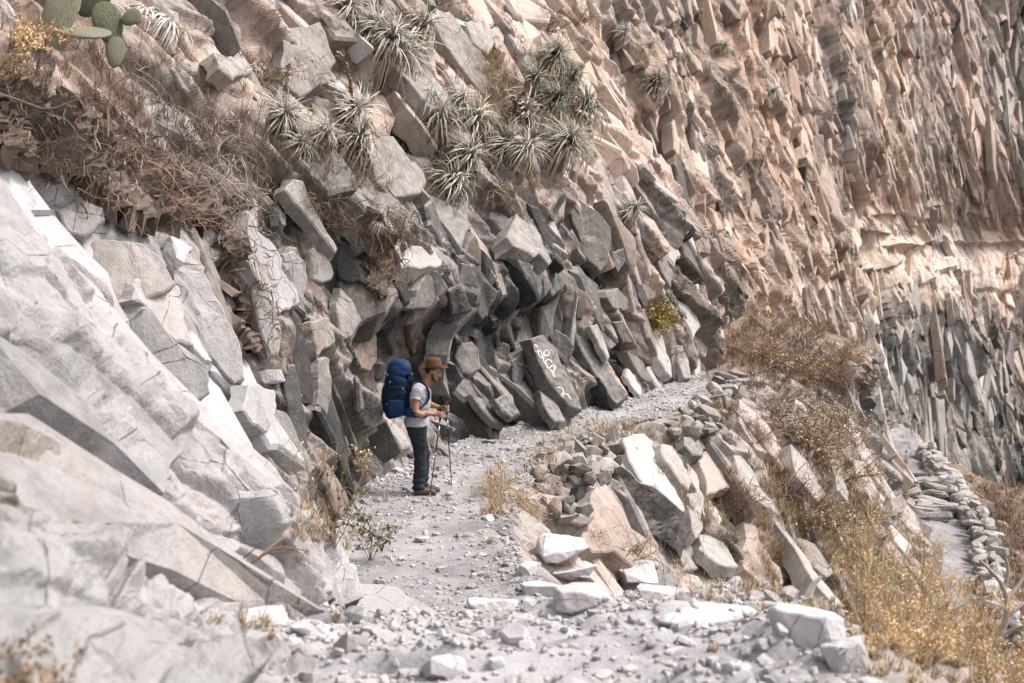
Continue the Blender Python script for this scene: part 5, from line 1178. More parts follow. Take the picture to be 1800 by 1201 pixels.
for k, (u, v, r, lab, dk, st) in enumerate([
 (672, 82, 62, 'silvery spiky rosette, uppermost of the cluster on the leaning slab at top centre', 0, 0),
 (640, 60, 58, 'spiky rosette cut by shadow at the left of the top centre cluster', 0, 0),
 (725, 62, 60, 'silvery spiky rosette at the right of the top centre cluster with long arching leaves', 0, 0),
 (690, 112, 62, 'silvery spiky rosette with trailing pale leaves, lowest of the top centre cluster', 0, 0),
 (600, 22, 46, 'spiky rosette at the top edge above the big tan boulder', 0, 0),
 (655, 18, 40, 'spiky rosette touching the top edge of the cliff left of the long slab', 0, 0),
 (486, 212, 52, 'pale arching rosette beside the brown flower stalk at upper left', 0, 1),
 (516, 262, 46, 'pale drooping rosette just below the one with the brown flower stalk', 0, 0),
 (607, 205, 56, 'spiky rosette with a dark flower stalk left of the tall leaning slab', 0, 1),
 (612, 262, 60, 'pale drooping rosette hanging below the one with the dark stalk', 0, 0),
 (560, 240, 40, 'small grey rosette between two pale drooping rosettes', 0, 0),
 (740, 180, 44, 'greenish rosette at the upper left of the central rosette cluster', 0, 0),
 (795, 185, 44, 'spiky rosette in the notch above the central rosette cluster', 0, 0),
 (762, 225, 54, 'large grey rosette on the left side of the central rosette cluster', 0, 0),
 (815, 220, 54, 'grey rosette in the middle of the central cluster beside the straw tuft', 0, 0),
 (808, 285, 46, 'drooping rosette at the lower edge of the central cluster', 0, 0),
 (776, 332, 60, 'isolated silvery rosette with wide leaves high above the hiker', 0, 0),
 (903, 205, 54, 'light grey star-shaped rosette at the left of the dark rosette mass', 0, 0),
 (868, 262, 46, 'grey rosette with flower stalk below the straw coloured tuft', 0, 1),
 (912, 268, 44, 'grey rosette with rusty stalk at the lower left of the dark mass', 0, 1),
 (962, 108, 46, 'spiky rosette crowning the dark rosette mass', 1, 0),
 (925, 150, 50, 'dark green rosette at the upper left of the dark mass', 1, 0),
 (985, 148, 54, 'dark green rosette at the upper right of the dark mass', 1, 0),
 (958, 192, 62, 'biggest dark green rosette in the middle of the dark mass', 1, 0),
 (1012, 205, 50, 'dark rosette at the right edge of the dark mass against the tan gully', 1, 0),
 (985, 258, 58, 'dark drooping rosette at the bottom of the dark mass', 1, 0),
 (1098, 372, 42, 'pale straw-grey rosette hanging on the cliff edge above the yellow-green shrub', 0, 0),
 (1140, 152, 36, 'largest dark rosette on the tan gully wall right of the dark mass', 1, 0),
 (1132, 88, 22, 'small rosette on the tan wall above the largest one there', 0, 0),
 (1090, 62, 24, 'small silvery rosette at the top of the gully beside the grey cliff', 0, 0),
 (1202, 105, 20, 'tiny rosette halfway between the gully rosette and the far wall', 1, 0),
 (1226, 32, 22, 'small pale rosette near the top edge of the tan wall', 0, 0),
 (1265, 86, 26, 'round grey rosette on the tan wall, rightmost of the upper row', 0, 0),
 (1288, 128, 17, 'tiny grey rosette just below the round grey rosette', 0, 0),
 (1335, 128, 17, 'tiny rosette under a ledge on the tan wall', 0, 0),
 (1352, 165, 20, 'faint grey rosette on the tan wall over the dark hollow', 0, 0),
 (1238, 262, 20, 'small grey rosette low on the tan wall left of the dark cleft', 0, 0),
 (1408, 150, 18, 'faint grey rosette farthest right on the tan wall', 0, 0),
 (1405, 612, 28, 'pale spiky rosette in the rusty brush beyond the path corner', 0, 0)]):
    rosette(u, v, r, lab, dk, st, k)
DEAD = [mesh3('dead_leaves', dead_mesh(260+i, 90), M['palestalk']) for i in range(2)]
for k, (u, v, r, lab) in enumerate([(285, 35, 92, 'thick skirt of bleached dead leaves hanging behind the cactus'), (250, 20, 70, 'bleached hanging leaf skirt partly hidden behind the small cactus pads'), (655, 395, 30, 'small bleached leaf tangle in the dark soil pocket above the hiker')]):
    H = hit(u, v); rr = r*proj(H[0])[2]/2500; o = tag(link('dead_leaf_skirt', DEAD[k % 2]), lab, 'dead plant', 'skirts of dead leaves'); q = frame_of(H[1]*.6+np.array([0, 0, .8]), (0, 1, 0), k)*rr
    p = H[0]+H[1]*.1; o.matrix_basis = Matrix([[*q[0], p[0]], [*q[1], p[1]], [*q[2], p[2]], [0, 0, 0, 1]])

# --- twiggy dry shrubs
def shrub_paths(seed, stems=16, spread=1.0, kids=7, grand=3, up=.9, droop=.3, thick=.012, curl=.25):
    r_ = random.Random(seed); P, Rr = [], []
    def go(base, d, L, r, lev):
        n = 5 if lev == 0 else 4; p = np.array(base, float); pts = [p.copy()]; d = np.array(d, float)
        for i in range(n-1):
            d = unit(d+np.array([r_.gauss(0, curl), r_.gauss(0, curl), r_.gauss(0, curl)-droop*.25])); p = p+d*L/(n-1); pts.append(p.copy())
        P.append(pts); Rr.append((r, r*.45, r_.uniform(.1, .9)))
        if lev < 2:
            for k in range(kids if lev == 0 else grand):
                f = r_.uniform(.25, 1); i = min(n-2, int(f*(n-1))); q = pts[i]+(pts[i+1]-pts[i])*(f*(n-1)-i)
                nd = unit(d*.6+np.array([r_.gauss(0, .55), r_.gauss(0, .55), r_.gauss(.1, .45)])); go(q, nd, L*r_.uniform(.3, .6), r*.55, lev+1)
    for s in range(stems):
        az = r_.uniform(0, 6.283); go((0, 0, 0), unit([spread*math.cos(az)*r_.uniform(.2, 1), spread*math.sin(az)*r_.uniform(.2, 1), up]), r_.uniform(.6, 1.0), thick, 0)
    return P, Rr
def specks(P, seed, per, s, frac=1.0):
    """small leaf or seed faces along the twigs"""
    r_ = np.random.default_rng(seed); V, T = [], []
    for pts in P:
        if r_.random() > frac: continue
        for k in range(per):
            f = r_.uniform(.2, 1)*(len(pts)-1); i = min(len(pts)-2, int(f)); p = np.array(pts[i])*(1-(f-i))+np.array(pts[i+1])*(f-i)
            a = unit(r_.normal(0, 1, 3)); b = unit(np.cross(a, r_.normal(0, 1, 3))); ss = s*r_.uniform(.6, 1.3); p = p+a*ss*.6
            V.append([p-a*ss, p-b*ss*.45, p+a*ss, p+b*ss*.45]); T.append(np.full(4, r_.uniform(0, 1)))
    V = np.array(V); return V.reshape(-1, 3), np.arange(len(V)*4).reshape(-1, 4), np.concatenate(T)
SHP = [shrub_paths(300+i, 15, 1.1, 7, 3) for i in range(4)] + [shrub_paths(320+i, 20, 1.5, 6, 3, .6, .8, .009, .35) for i in range(3)] + [shrub_paths(340, 6, .8, 4, 3, 1.0, 0, .007, .2)]
SHT = [tubes(*p) for p in SHP]; SHM = {}
def shrub_me(i, mat):
    if (i, mat) not in SHM: SHM[(i, mat)] = mesh3('twigs', SHT[i], M[mat])
    return SHM[(i, mat)]
SPM = {}
def speck_me(i, mat, per, s, nm='leaves', frac=1.0):
    k = (i, mat, per, s)
    if k not in SPM: SPM[k] = mesh3(nm, specks(SHP[i][0], i*7+per, per, s, frac), M[mat])
    return SPM[k]
def shrub(u, v, hpx, label, var=0, mat='twig', leaf=None, per=2, ls=.03, wide=1.0, name='dry_shrub', cat='shrub', names=None, tilt=.35, group=None, lname='leaves', frac=1.0, nrm=.5):
    H = hit(u, v, names); d = proj(H[0])[2]; s = hpx*d/2500; r_ = random.Random(int(u*3+v)); t = empty(name, H[0]-H[1]*.02, label, cat, group)
    q = frame_of(unit(H[1]*nrm+np.array([0, 0, 1.0-nrm*.3])), (0, 1, 0), r_.uniform(0, 6.28))*s*np.array([wide, wide, 1]); B4 = Matrix([[*q[0], 0], [*q[1], 0], [*q[2], 0], [0, 0, 0, 1]])
    o = link('twigs', shrub_me(var, mat), t); o.matrix_basis = B4; o['kind'] = 'stuff'
    if leaf: o = link(lname, speck_me(var, leaf, per, ls, lname, frac), t); o.matrix_basis = B4; o['kind'] = 'stuff'
    return t
G1 = 'tangled brown shrubs at the upper left'; G2 = 'rusty shrubs past the path corner'; G3 = 'dry shrubs on the slope below the path'
for (u, v, h, lab, var, mat, lf, wd, g) in [
 (225, 300, 150, 'largest tangled brown shrub filling the bank left of the pale boulders', 4, 'twig_rust', None, 1.2, G1),
 (330, 290, 140, 'tangled brown shrub with arching grey twigs right of the largest one', 5, 'twig_grey', None, 1.2, G1),
 (290, 180, 105, 'brown twiggy shrub growing just below the cactus', 6, 'twig_grey', None, 1.2, G1),
 (170, 200, 95, 'dark twiggy shrub in the hollow under the cactus', 4, 'twig', None, 1.1, G1),
 (385, 235, 105, 'wispy grey-brown shrub against the boulders right of the tangle', 5, 'twig_grey', None, 1.2, G1),
 (390, 335, 90, 'low tangled shrub over the dark soil seam', 6, 'twig', None, 1.3, G1),
 (60, 210, 90, 'thin dry shrub on the earth bank at the left edge', 4, 'twig_grey', None, 1.2, G1),
 (455, 150, 75, 'fine-twigged olive shrub in front of the big rounded boulder', 0, 'twig', 'leaf', 1.2, G1),
 (520, 140, 70, 'wiry grey shrub below the big rounded boulder', 1, 'twig_grey', None, 1.2, G1),
 (630, 330, 60, 'brown shrub tucked beside the tall leaning slab', 2, 'twig', None, 1.3, None),
 (700, 410, 58, 'wiry brown shrub over the white overhanging block', 1, 'twig', None, 1.4, None),
 (615, 400, 60, 'dark brown shrub in the soil pocket left of the white block', 4, 'twig', None, 1.3, None),
 (560, 350, 62, 'thorny brown twigs sprawling over the pale slabs', 5, 'twig', None, 1.4, None),
 (870, 335, 62, 'dark matted shrub hanging under the dark rosettes', 4, 'twig', None, 1.4, None),
 (735, 300, 55, 'brown twigs below the central rosettes', 5, 'twig', None, 1.4, None),
 (965, 55, 60, 'brown feathery shrub in the shady notch above the dark rosettes', 0, 'twig', None, 1.2, None),
 (1010, 45, 60, 'dark brown shrub at the head of the gully', 1, 'twig', None, 1.1, None),
 (770, 10, 55, 'brown shrub at the top edge above the long slabs', 2, 'twig', None, 1.1, None),
 (1140, 440, 42, 'brown shrub clinging to the cliff edge under the straw-grey rosette', 0, 'twig_rust', None, 1.1, None),
 (1200, 510, 30, 'small dark shrub on the cliff edge above the yellow-green one', 1, 'twig', None, 1.2, None),
 (1180, 625, 48, 'fine dry shrub at the cliff foot by the white streaked rocks', 2, 'twig_grey', None, 1.0, None),
 (1290, 625, 52, 'brown shrub at the path corner, nearest the end of the path', 0, 'twig_rust', None, 1.3, G2),
 (1340, 640, 62, 'rusty shrub just right of the path corner', 1, 'twig_rust', None, 1.3, G2),
 (1385, 660, 70, 'rusty shrub with feathery twigs below the pale rosette', 2, 'twig_rust', 'straw', 1.3, G2),
 (1420, 600, 55, 'rusty shrub behind the pale rosette', 3, 'twig_rust', None, 1.3, G2),
 (1445, 670, 65, 'brown rusty shrub at the right flank of the brush patch', 0, 'twig_rust', None, 1.3, G2),
 (1350, 585, 50, 'pinkish brown shrub at the foot of the tan wall', 1, 'twig', None, 1.3, G2),
 (1480, 640, 55, 'dark rusty shrub farthest right in the brush patch', 2, 'twig_rust', None, 1.2, G2),
 (1370, 740, 72, 'broad dry shrub covering the upper slope below the path corner', 0, 'twig_grey', 'straw', 1.4, G3),
 (1425, 790, 85, 'broad yellowish dry shrub in the middle of the slope', 1, 'twig', 'straw', 1.4, G3),
 (1470, 760, 70, 'brownish dry shrub at the upper right of the slope', 2, 'twig', 'straw', 1.4, G3),
 (1330, 780, 60, 'thin dry shrub among the leaning slabs', 3, 'twig_rust', None, 1.2, G3),
 (1480, 850, 78, 'dense dry shrub beside the rocks over the lower path', 0, 'twig', 'straw', 1.3, G3),
 (1390, 880, 75, 'dark dry shrub in the gap between two long slabs', 1, 'twig', None, 1.2, G3),
 (1440, 930, 75, 'dry olive shrub on the lower slope behind the golden bushes', 2, 'twig', 'straw', 1.2, G3),
 (1300, 900, 72, 'rusty dark shrub beneath the tan slab in the middle of the slope', 3, 'twig_rust', None, 1.1, G3),
 (1265, 740, 52, 'spiky dry tuft on the rock just below the path edging', 3, 'twig_rust', 'straw', 1.2, G3),
 (1500, 930, 70, 'dry shrub half hidden behind the golden bushes', 0, 'twig', 'straw', 1.3, G3),
 (1085, 1003, 98, 'round twiggy brown bush beside the stone pile', 3, 'twig_rust', None, 1.0, None),
 (1030, 950, 45, 'small twiggy bush at the foot of the dry stone wall', 0, 'twig_rust', None, 1.1, None)]:
    shrub(u, v, h, lab, var, mat, lf, 2, .028, wd, group=g)
shrub(1152, 575, 58, 'yellow-green leafy shrub jutting from the cliff over the path', 1, 'twig', 'yelleaf', 5, .05, 1.0, 'leafy_shrub', names=('cliff',))
shrub(905, 880, 88, 'straw-yellow dry bush at the outer edge of the path right of the hiker', 4, 'straw', 'straw', 3, .03, .8, 'dry_shrub', nrm=.2)
shrub(880, 905, 45, 'low straw-coloured dry bush spilling onto the path', 5, 'straw', 'straw', 3, .03, 1.0, 'dry_shrub', nrm=.2)
shrub(955, 850, 60, 'dry twiggy bush growing out of the top of the stone wall', 6, 'twig_rust', None, 3, .03, 1.0, 'dry_shrub', nrm=.2)
shrub(590, 965, 215, 'tall weedy shrub with green leaves and rusty stems between outcrop and path', 7, 'twig_rust', 'leaf', 3, .030, .55, 'leafy_shrub', nrm=.1, frac=.5)
shrub(650, 985, 110, 'low weedy shrub with small green leaves at the inner path edge', 7, 'twig_rust', 'leaf', 4, .045, 1.0, 'leafy_shrub', nrm=.1, frac=.7)
shrub(545, 900, 150, 'dry flowering weed with cream heads against the dark rocks', 7, 'twig_rust', 'cream', 3, .030, .5, 'flowering_weed', 'weed', nrm=.1, lname='flowers', frac=.5)
shrub(640, 845, 70, 'small weed with cream flowers just left of the hiker', 7, 'twig_rust', 'cream', 4, .05, 1.1, 'flowering_weed', 'weed', nrm=.1, lname='flowers', frac=.6)
shrub(385, 1030, 110, 'bare forked twig rising in front of the pale outcrop', 3, 'twig_rust', None, 1, .03, 1.2, 'bare_twig', 'twig', nrm=.2) if 0 else None

# --- bare curving twigs and bleached branches, each drawn as it grows
def branch(name, cat, label, lines, r0, mat, d=None, names=None, lift=.05, group=None):
    P, Rr = [], []
    for k, ln in enumerate(lines):
        if d is None:
            H = hit(*ln[0], names); dd = proj(H[0])[2]
        else: dd = d
        pts = [W(u, v, dd-lift*i/(max(1, len(ln)-1))+.25*math.sin(k*2.1)*i/(len(ln)-1)) for i, (u, v) in enumerate(ln)]
        P.append(cr(np.array(pts), 10) if len(pts) > 2 else np.linspace(pts[0], pts[1], 5)); r = r0*(1 if k == 0 else .62)*(1 if isinstance(r0, float) else 1)
        Rr.append((r, r*.35, .6))
    V, F, T = tubes(P, Rr, 6); c = V[0].copy(); o = link(name, mk(name, V-c, F, M[mat], T, .5, True), None, c); return tag(o, label, cat, group)
branch('bare_twig', 'twig', 'bare forked brown twig reaching right across the pale outcrop', [[(360, 1052), (400, 1020), (450, 985), (490, 962), (545, 970)], [(450, 985), (480, 958), (500, 945)], [(400, 1020), (425, 985), (460, 955)], [(470, 972), (500, 970), (520, 962)]], .012, 'twig_rust', 8.4)
branch('bleached_branch', 'branch', 'short white curved dead branch rising behind the ledge boulder', [[(1415, 1068), (1422, 1045), (1432, 1025), (1445, 1013)]], .035, 'palestalk', 9.6)
branch('bleached_branch', 'branch', 'white dead branch lying low behind the ledge slab', [[(1388, 1072), (1375, 1055), (1356, 1043)]], .03, 'palestalk', 9.6)
branch('bleached_branch', 'branch', 'bleached forked branch leaning right behind the ledge boulder', [[(1428, 1068), (1440, 1058), (1450, 1050)], [(1425, 1066), (1462, 1070), (1490, 1076)]], .025, 'palestalk', 9.5)
branch('dead_tree', 'dead tree', 'bare pale grey dead tree with forked branches at the right edge', [[(1735, 1215), (1752, 1130), (1772, 1080), (1765, 1035), (1748, 1010), (1722, 985)], [(1768, 1055), (1790, 1030), (1805, 1000)], [(1752, 1130), (1785, 1105), (1810, 1100)], [(1765, 1035), (1772, 1005), (1768, 978)], [(1772, 1080), (1800, 1060), (1815, 1045)], [(1740, 1190), (1765, 1165), (1790, 1150)], [(1748, 1010), (1730, 1012), (1712, 1005)], [(1738, 1200), (1722, 1165), (1718, 1130)]], .085, 'twig_grey', 26.0)
for k, (pts, lab) in enumerate([([(0, 165), (40, 178), (85, 192), (140, 172), (195, 140)], 'long grey dead stem lying across the earth bank at the left edge'), ([(190, 240), (192, 165), (215, 140), (238, 118), (250, 60), (255, 5)], 'thin dark upright branch standing among the tangle right of the cactus')]):
    branch('dead_branch', 'dead branch', lab, [pts], .010, 'twig', 11.4)

# --- golden bushes in the near right corner
def plume_bush(u_top, v_top, d, label, seed, w=.42, base_v=1290, ns=17):
    top = W(u_top, v_top, d); g_ = drop(top[0], top[1]); z0 = g_[0][2] if g_ else 0; z0 = max(z0, W(u_top, base_v, d)[2]); Hh = top[2]-z0
    r_ = random.Random(seed); P, Rr, V, T = [], [], [], []
    for s in range(ns):
        az, sp_ = r_.uniform(0, 6.283), r_.uniform(.05, 1)*w; L = Hh*r_.uniform(.6, 1.02); tip = np.array([math.cos(az)*sp_, math.sin(az)*sp_, L]); mid = tip*.5+np.array([-math.cos(az)*sp_*.18, -math.sin(az)*sp_*.18, 0])
        pts = cr(np.array([[.03*math.cos(az), .03*math.sin(az), 0], mid, tip]), 7); P.append(pts); Rr.append((.0042, .0016, r_.uniform(.1, .7)))
        for b in range(9):
            f = r_.uniform(.45, 1)**.8; p = pts[min(5, int(f*6))]; dv = unit([r_.gauss(0, .6), r_.gauss(0, .6), .9]); l = Hh*r_.uniform(.07, .15); P.append([p, p+dv*l*.5, p+dv*l]); Rr.append((.0028, .0012, r_.uniform(.3, .9)))
            for k in range(15 if r_.random() < .45 else 3):
                q = p+dv*l*r_.uniform(.3, 1.05)+np.array([r_.gauss(0, .012), r_.gauss(0, .012), r_.gauss(0, .012)]); a = unit([r_.gauss(0, 1), r_.gauss(0, 1), r_.gauss(0, 1)]); c = unit(np.cross(a, [r_.gauss(0, 1), r_.gauss(0, 1), r_.gauss(0, 1)])); s_ = r_.uniform(.0045, .010)
                V.append([q-a*s_, q-c*s_*.6, q+a*s_, q+c*s_*.6]); T.append(np.full(4, r_.random()))
    t = empty('golden_bush', (top[0], top[1], z0), label, 'bush', 'golden bushes in the near right corner')
    o = link('stems', mesh3('stems', tubes(P, Rr), M['straw']), t); o['kind'] = 'stuff'
    V = np.array(V).reshape(-1, 3); o = link('seed_heads', mk('seed_heads', V, np.arange(len(V)).reshape(-1, 4), M['gold'], np.concatenate(T)), t); o['kind'] = 'stuff'
for k, (u, v, d, lab) in enumerate([(1532, 905, 9.2, 'tall golden feathery bush, leftmost of the golden bushes'), (1592, 1010, 7.6, 'dense golden bush just right of the ledge corner boulder'), (1645, 925, 10.5, 'tall golden bush with orange plumes in front of the lower path'),
   (1700, 1005, 8.6, 'golden bush with plumes over the parapet of the lower path'), (1640, 1080, 7.0, 'near blurred golden bush at the bottom edge'), (1745, 1110, 7.4, 'short golden bush below the pale dead tree'), (1795, 1110, 8.2, 'bright orange-gold bush cut by the right edge'), (1560, 1120, 6.8, 'low golden bush hugging the grey corner boulder')]):
    plume_bush(u, v, d, lab, 500+k)
for k, (u, v, d, w, lab) in enumerate([(1528, 872, 10.2, .10, 'tallest slim golden plume standing at the left of the golden bushes'), (1562, 950, 9.0, .12, 'slim golden plume between the leftmost tall bush and the lower path'),
   (1622, 905, 9.8, .12, 'slim golden plume rising in front of the lower path'), (1668, 960, 9.2, .14, 'golden plume before the middle of the dry stone parapet'), (1722, 1000, 9.4, .14, 'golden plume at the right over the parapet end'), (1598, 965, 8.2, .14, 'golden plume in the middle of the golden bushes')]):
    plume_bush(u, v, d, lab, 560+k, w, 1290, 12)
for (u, v, h, lab) in [(38, 125, 105, 'orange seeding bush at the top left corner beside the cactus'), (78, 100, 75, 'small orange seed plume close to the big cactus pad'), (8, 170, 80, 'orange plumed weed cut by the left edge of the picture')]:
    shrub(u, v, h, lab, 7, 'twig', 'gold', 9, .045, .8, 'orange_weed', 'weed', names=('cliff',), nrm=.3, lname='seed_heads', frac=.9)
for k, (u, v, d, bv, lab) in enumerate([(25, 1030, 3.6, 1260, 'blurred brown weed at the bottom left corner'), (-10, 1120, 3.3, 1300, 'blurred brown weed cut by the left edge of the picture')]):
    shrub(u+20, 1190, 150, lab, 4+k, 'straw', 'twig_rust', 2, .05, .9, 'dry_weed', 'weed', names=('outcrop',))

# --- prickly pear at the upper left
Hc = hit(150, 90); dC = proj(Hc[0])[2]-.8
cact = empty('prickly_pear', W(140, 120, dC), 'green prickly pear cactus with flat oval pads at the top left', 'cactus')
b = NB('cactus_skin'); M['cactus'] = b.m; oc = b.n('ShaderNodeTexCoord').outputs['Object']
nz_ = b.noise(b.mapping(oc, (1, 5, 1)), 3.4, 5, .6, 1.6); vo = b.n('ShaderNodeTexVoronoi'); vo.inputs['Scale'].default_value = 7; b.l(oc, vo.inputs['Vector'])
sp_ = b.ramp(vo.outputs['Distance'], [(.05, 1), (.11, 0)]); c_ = b.ramp(b.math('ADD', b.math('MULTIPLY', nz_, .7), b.math('MULTIPLY', b.attr('tone'), .5)), [(.32, (.07, .075, .035)), (.52, (.27, .27, .155)), (.76, (.50, .485, .36))])
b.l(b.mix(sp_, c_, (.35, .30, .2)), b.b.inputs['Base Color']); b.b.inputs['Roughness'].default_value = .6
bm_ = b.n('ShaderNodeBump'); bm_.inputs['Strength'].default_value = .9; bm_.inputs['Distance'].default_value = .16; b.l(nz_, bm_.inputs['Height']); b.l(bm_.outputs[0], b.b.inputs['Normal'])
for (u, v, a, c, ang, dz, nx, nzz, tn) in [(107, 20, 54, 36, 84, 0, -.25, .35, .62), (150, 58, 46, 26, 2, -.10, .1, 2.2, .95), (190, 42, 40, 26, 108, .08, .45, .05, .22), (231, 31, 19, 14, 40, .12, .2, .2, .45), (203, 92, 30, 17, 85, .05, .2, .3, .45), (62, 18, 46, 26, 95, .25, .5, -.1, .05), (160, -6, 40, 32, 60, .3, .4, 0, .1), (98, 79, 14, 7, 130, -.06, .2, .5, .7)]:
    k = (dC+dz)/2500; n = unit(np.array([nx, -1, nzz])); ex = math.cos(R(ang))*RGT+math.sin(R(ang))*UPV; ex = unit(ex-n*(ex@n)); ey = np.cross(n, ex)
    V, F, T3 = ball((0, 0, 0), (1, 1, 1), None, 22); Vn = V.copy(); wd = 1+.18*V[:, 0]; q = np.stack([ex*a*k, ey*c*k, n*.045], 1)
    V[:, 1] *= wd; V[:, 2] += .25*fbm(V[:, 0]*1.4+u, V[:, 1]*1.4, 3)
    o = link('pad', mk('pad', V, [F, T3], M['cactus'], tn, .5, True), cact); p = W(u, v, dC+dz)-np.array(cact.location); o.matrix_basis = Matrix([[*q[0], p[0]], [*q[1], p[1]], [*q[2], p[2]], [0, 0, 0, 1]])

# --- earth: a bank of crumbling soil on the rocks and the dark seam with roots
def soil_patch(name, label, poly, amp, seed, tonev=.5, lift=.06, names=('cliff',)):
    us_ = np.array([p[0] for p in poly]); vs2 = np.array([p[1] for p in poly]); st = 5.0
    gu, gv = np.meshgrid(np.arange(us_.min(), us_.max()+st, st), np.arange(vs2.min(), vs2.max()+st, st)); V = []; ok = np.zeros(gu.shape, bool); pts = np.zeros(gu.shape+(3,))
    for i in range(gu.shape[0]):
        for j in range(gu.shape[1]):
            uu_, vv_ = gu[i, j]+6*math.sin(gv[i, j]*.13+seed), gv[i, j]+6*math.sin(gu[i, j]*.11+seed)
            if in_poly(uu_, vv_, poly):
                H = hit(gu[i, j], gv[i, j], names)
                if H is not None: pts[i, j] = H[0]+H[1]*(lift+amp*(.5+.5*float(fbm(np.array(gu[i, j]*.035), np.array(gv[i, j]*.045), seed, 4)))+.05*float(fbm(np.array(gu[i, j]*.2), np.array(gv[i, j]*.2), seed+3, 2))); ok[i, j] = True
    idx = -np.ones(gu.shape, int); idx[ok] = np.arange(ok.sum()); F = []
    for i in range(gu.shape[0]-1):
        for j in range(gu.shape[1]-1):
            q = [idx[i, j], idx[i+1, j], idx[i+1, j+1], idx[i, j+1]]
            if min(q) < 0: continue
            c4 = [pts[i, j], pts[i+1, j], pts[i+1, j+1], pts[i, j+1]]
            if max(np.linalg.norm(c4[a]-c4[(a+1) % 4]) for a in range(4)) > .6: continue
            F.append(q)
    o = link(name, mk(name, pts[ok], np.array(F), M['earth'], tonev, .5, False)); sm = o.modifiers.new('thickness', 'SOLIDIFY'); sm.thickness = .25; sm.offset = -1
    return tag(o, label, kind='structure')
bank = soil_patch('earth_bank', 'crumbling brown earth bank overhanging the pale rocks at the left', [(-20, 165), (70, 175), (150, 210), (200, 260), (300, 310), (420, 345), (400, 385), (330, 400), (250, 405), (200, 400), (150, 355), (80, 325), (30, 300), (-20, 285)], .32, 4)
seam = soil_patch('soil_seam', 'dark root-filled soil seam running down between the pale slabs', [(370, 380), (420, 390), (430, 450), (440, 520), (465, 600), (460, 635), (430, 630), (410, 570), (390, 500), (375, 440)], .14, 9)
pocket = soil_patch('soil_pocket', 'dark soil pocket with roots left of the white overhanging block', [(615, 380), (660, 375), (685, 420), (690, 480), (655, 530), (630, 490), (640, 440)], .12, 12)
def roots(parent, n, poly, seed, L=(20, 60), name='roots', mat='twig'):
    r_ = random.Random(seed); P, Rr = [], []; xs, ys = [p[0] for p in poly], [p[1] for p in poly]; t = 0
    while len(P) < n and t < n*20:
        t += 1; u, v = r_.uniform(min(xs), max(xs)), r_.uniform(min(ys), max(ys))
        if not in_poly(u, v, poly): continue
        H = hit(u, v, ('cliff',))
        if H is None: continue
        k = proj(H[0])[2]/2500; p = H[0]+H[1]*r_.uniform(.15, .40); l = r_.uniform(*L)*k; d = unit([r_.gauss(0, .6), r_.gauss(-.3, .4), r_.gauss(-.5, .7)]); pts = [p.copy()]
        for i in range(5): d = unit(d+np.array([r_.gauss(0, .5), r_.gauss(0, .4), r_.gauss(-.12, .5)])); p = p+d*l/5; pts.append(p.copy())
        P.append(pts); Rr.append((r_.uniform(.004, .012), .002, r_.uniform(0, 1)))
    o = link(name, mesh3(name, tubes(P, Rr), M[mat]), parent); o['kind'] = 'stuff'
roots(bank, 240, [(-20, 200), (150, 225), (420, 340), (400, 410), (200, 420), (60, 340), (-20, 300)], 3)
roots(bank, 200, [(100, 230), (420, 300), (430, 420), (300, 430), (150, 380)], 31, (30, 80), 'root_tangle', 'twig_grey')
roots(seam, 130, [(370, 370), (430, 380), (470, 630), (420, 630), (380, 450)], 5); roots(pocket, 160, [(600, 370), (690, 370), (695, 500), (630, 520)], 6)

# --- dry grass and low brush nobody could count
def grass_mass(name, label, spots, seed, mat, hpx=(14, 34), nb=16, names=None, wid=.003, up=.6):
    r_ = random.Random(seed); P, w, t = [], [], []
    for (u0, v0, su, sv, n) in spots:
        for k in range(n):
            u, v = r_.gauss(u0, su), r_.gauss(v0, sv); H = hit(u, v, names)
            if H is None: continue
            kk = proj(H[0])[2]/2500; bn = unit(H[1]*.35+np.array([0, 0, up]))
            for b_ in range(nb):
                L = r_.uniform(*hpx)*kk; d = unit(bn+np.array([r_.gauss(0, .45), r_.gauss(0, .45), r_.gauss(0, .2)])); p = H[0]+np.array([r_.gauss(0, 3)*kk, r_.gauss(0, 3)*kk, 0]); pts = [p]
                for i in range(3): d = unit(d+np.array([r_.gauss(0, .2), r_.gauss(0, .2), -.15])); p = p+d*L/3; pts.append(p)
                P.append(pts); w.append(max(wid, .45*kk)); t.append(r_.random())
    V, F, T = blades(P, w, t, 0); o = link(name, mk(name, V, F, M[mat], T)); return tag(o, label, kind='stuff')
grass_mass('dry_grass', 'straw-coloured dry grass on the rocks', [(875, 870, 18, 22, 60), (870, 170, 30, 40, 110), (850, 110, 14, 18, 30), (930, 330, 20, 20, 20), (1340, 1000, 50, 28, 130), (1400, 1010, 55, 30, 160), (1300, 950, 50, 40, 60), (1250, 990, 40, 30, 60), (1460, 1010, 40, 40, 120), (1330, 860, 60, 50, 120), (1420, 900, 50, 60, 140), (1240, 900, 40, 60, 60), (1480, 900, 40, 50, 100), (1550, 960, 40, 50, 100), (560, 930, 30, 30, 60), (1600, 1120, 60, 50, 160), (1700, 1130, 60, 40, 120), (1190, 760, 30, 12, 25), (1080, 760, 30, 8, 30), (980, 800, 25, 15, 30), (480, 1090, 60, 14, 24)], 71, 'straw')
grass_mass('brown_brush', 'low brown brush covering the ground past the path corner', [(1330, 640, 40, 25, 200), (1400, 620, 40, 35, 260), (1450, 660, 30, 30, 160), (1300, 600, 25, 25, 100), (1400, 760, 45, 35, 170), (1450, 800, 40, 50, 130), (1360, 860, 40, 30, 60)], 72, 'brush', (10, 24), 13)
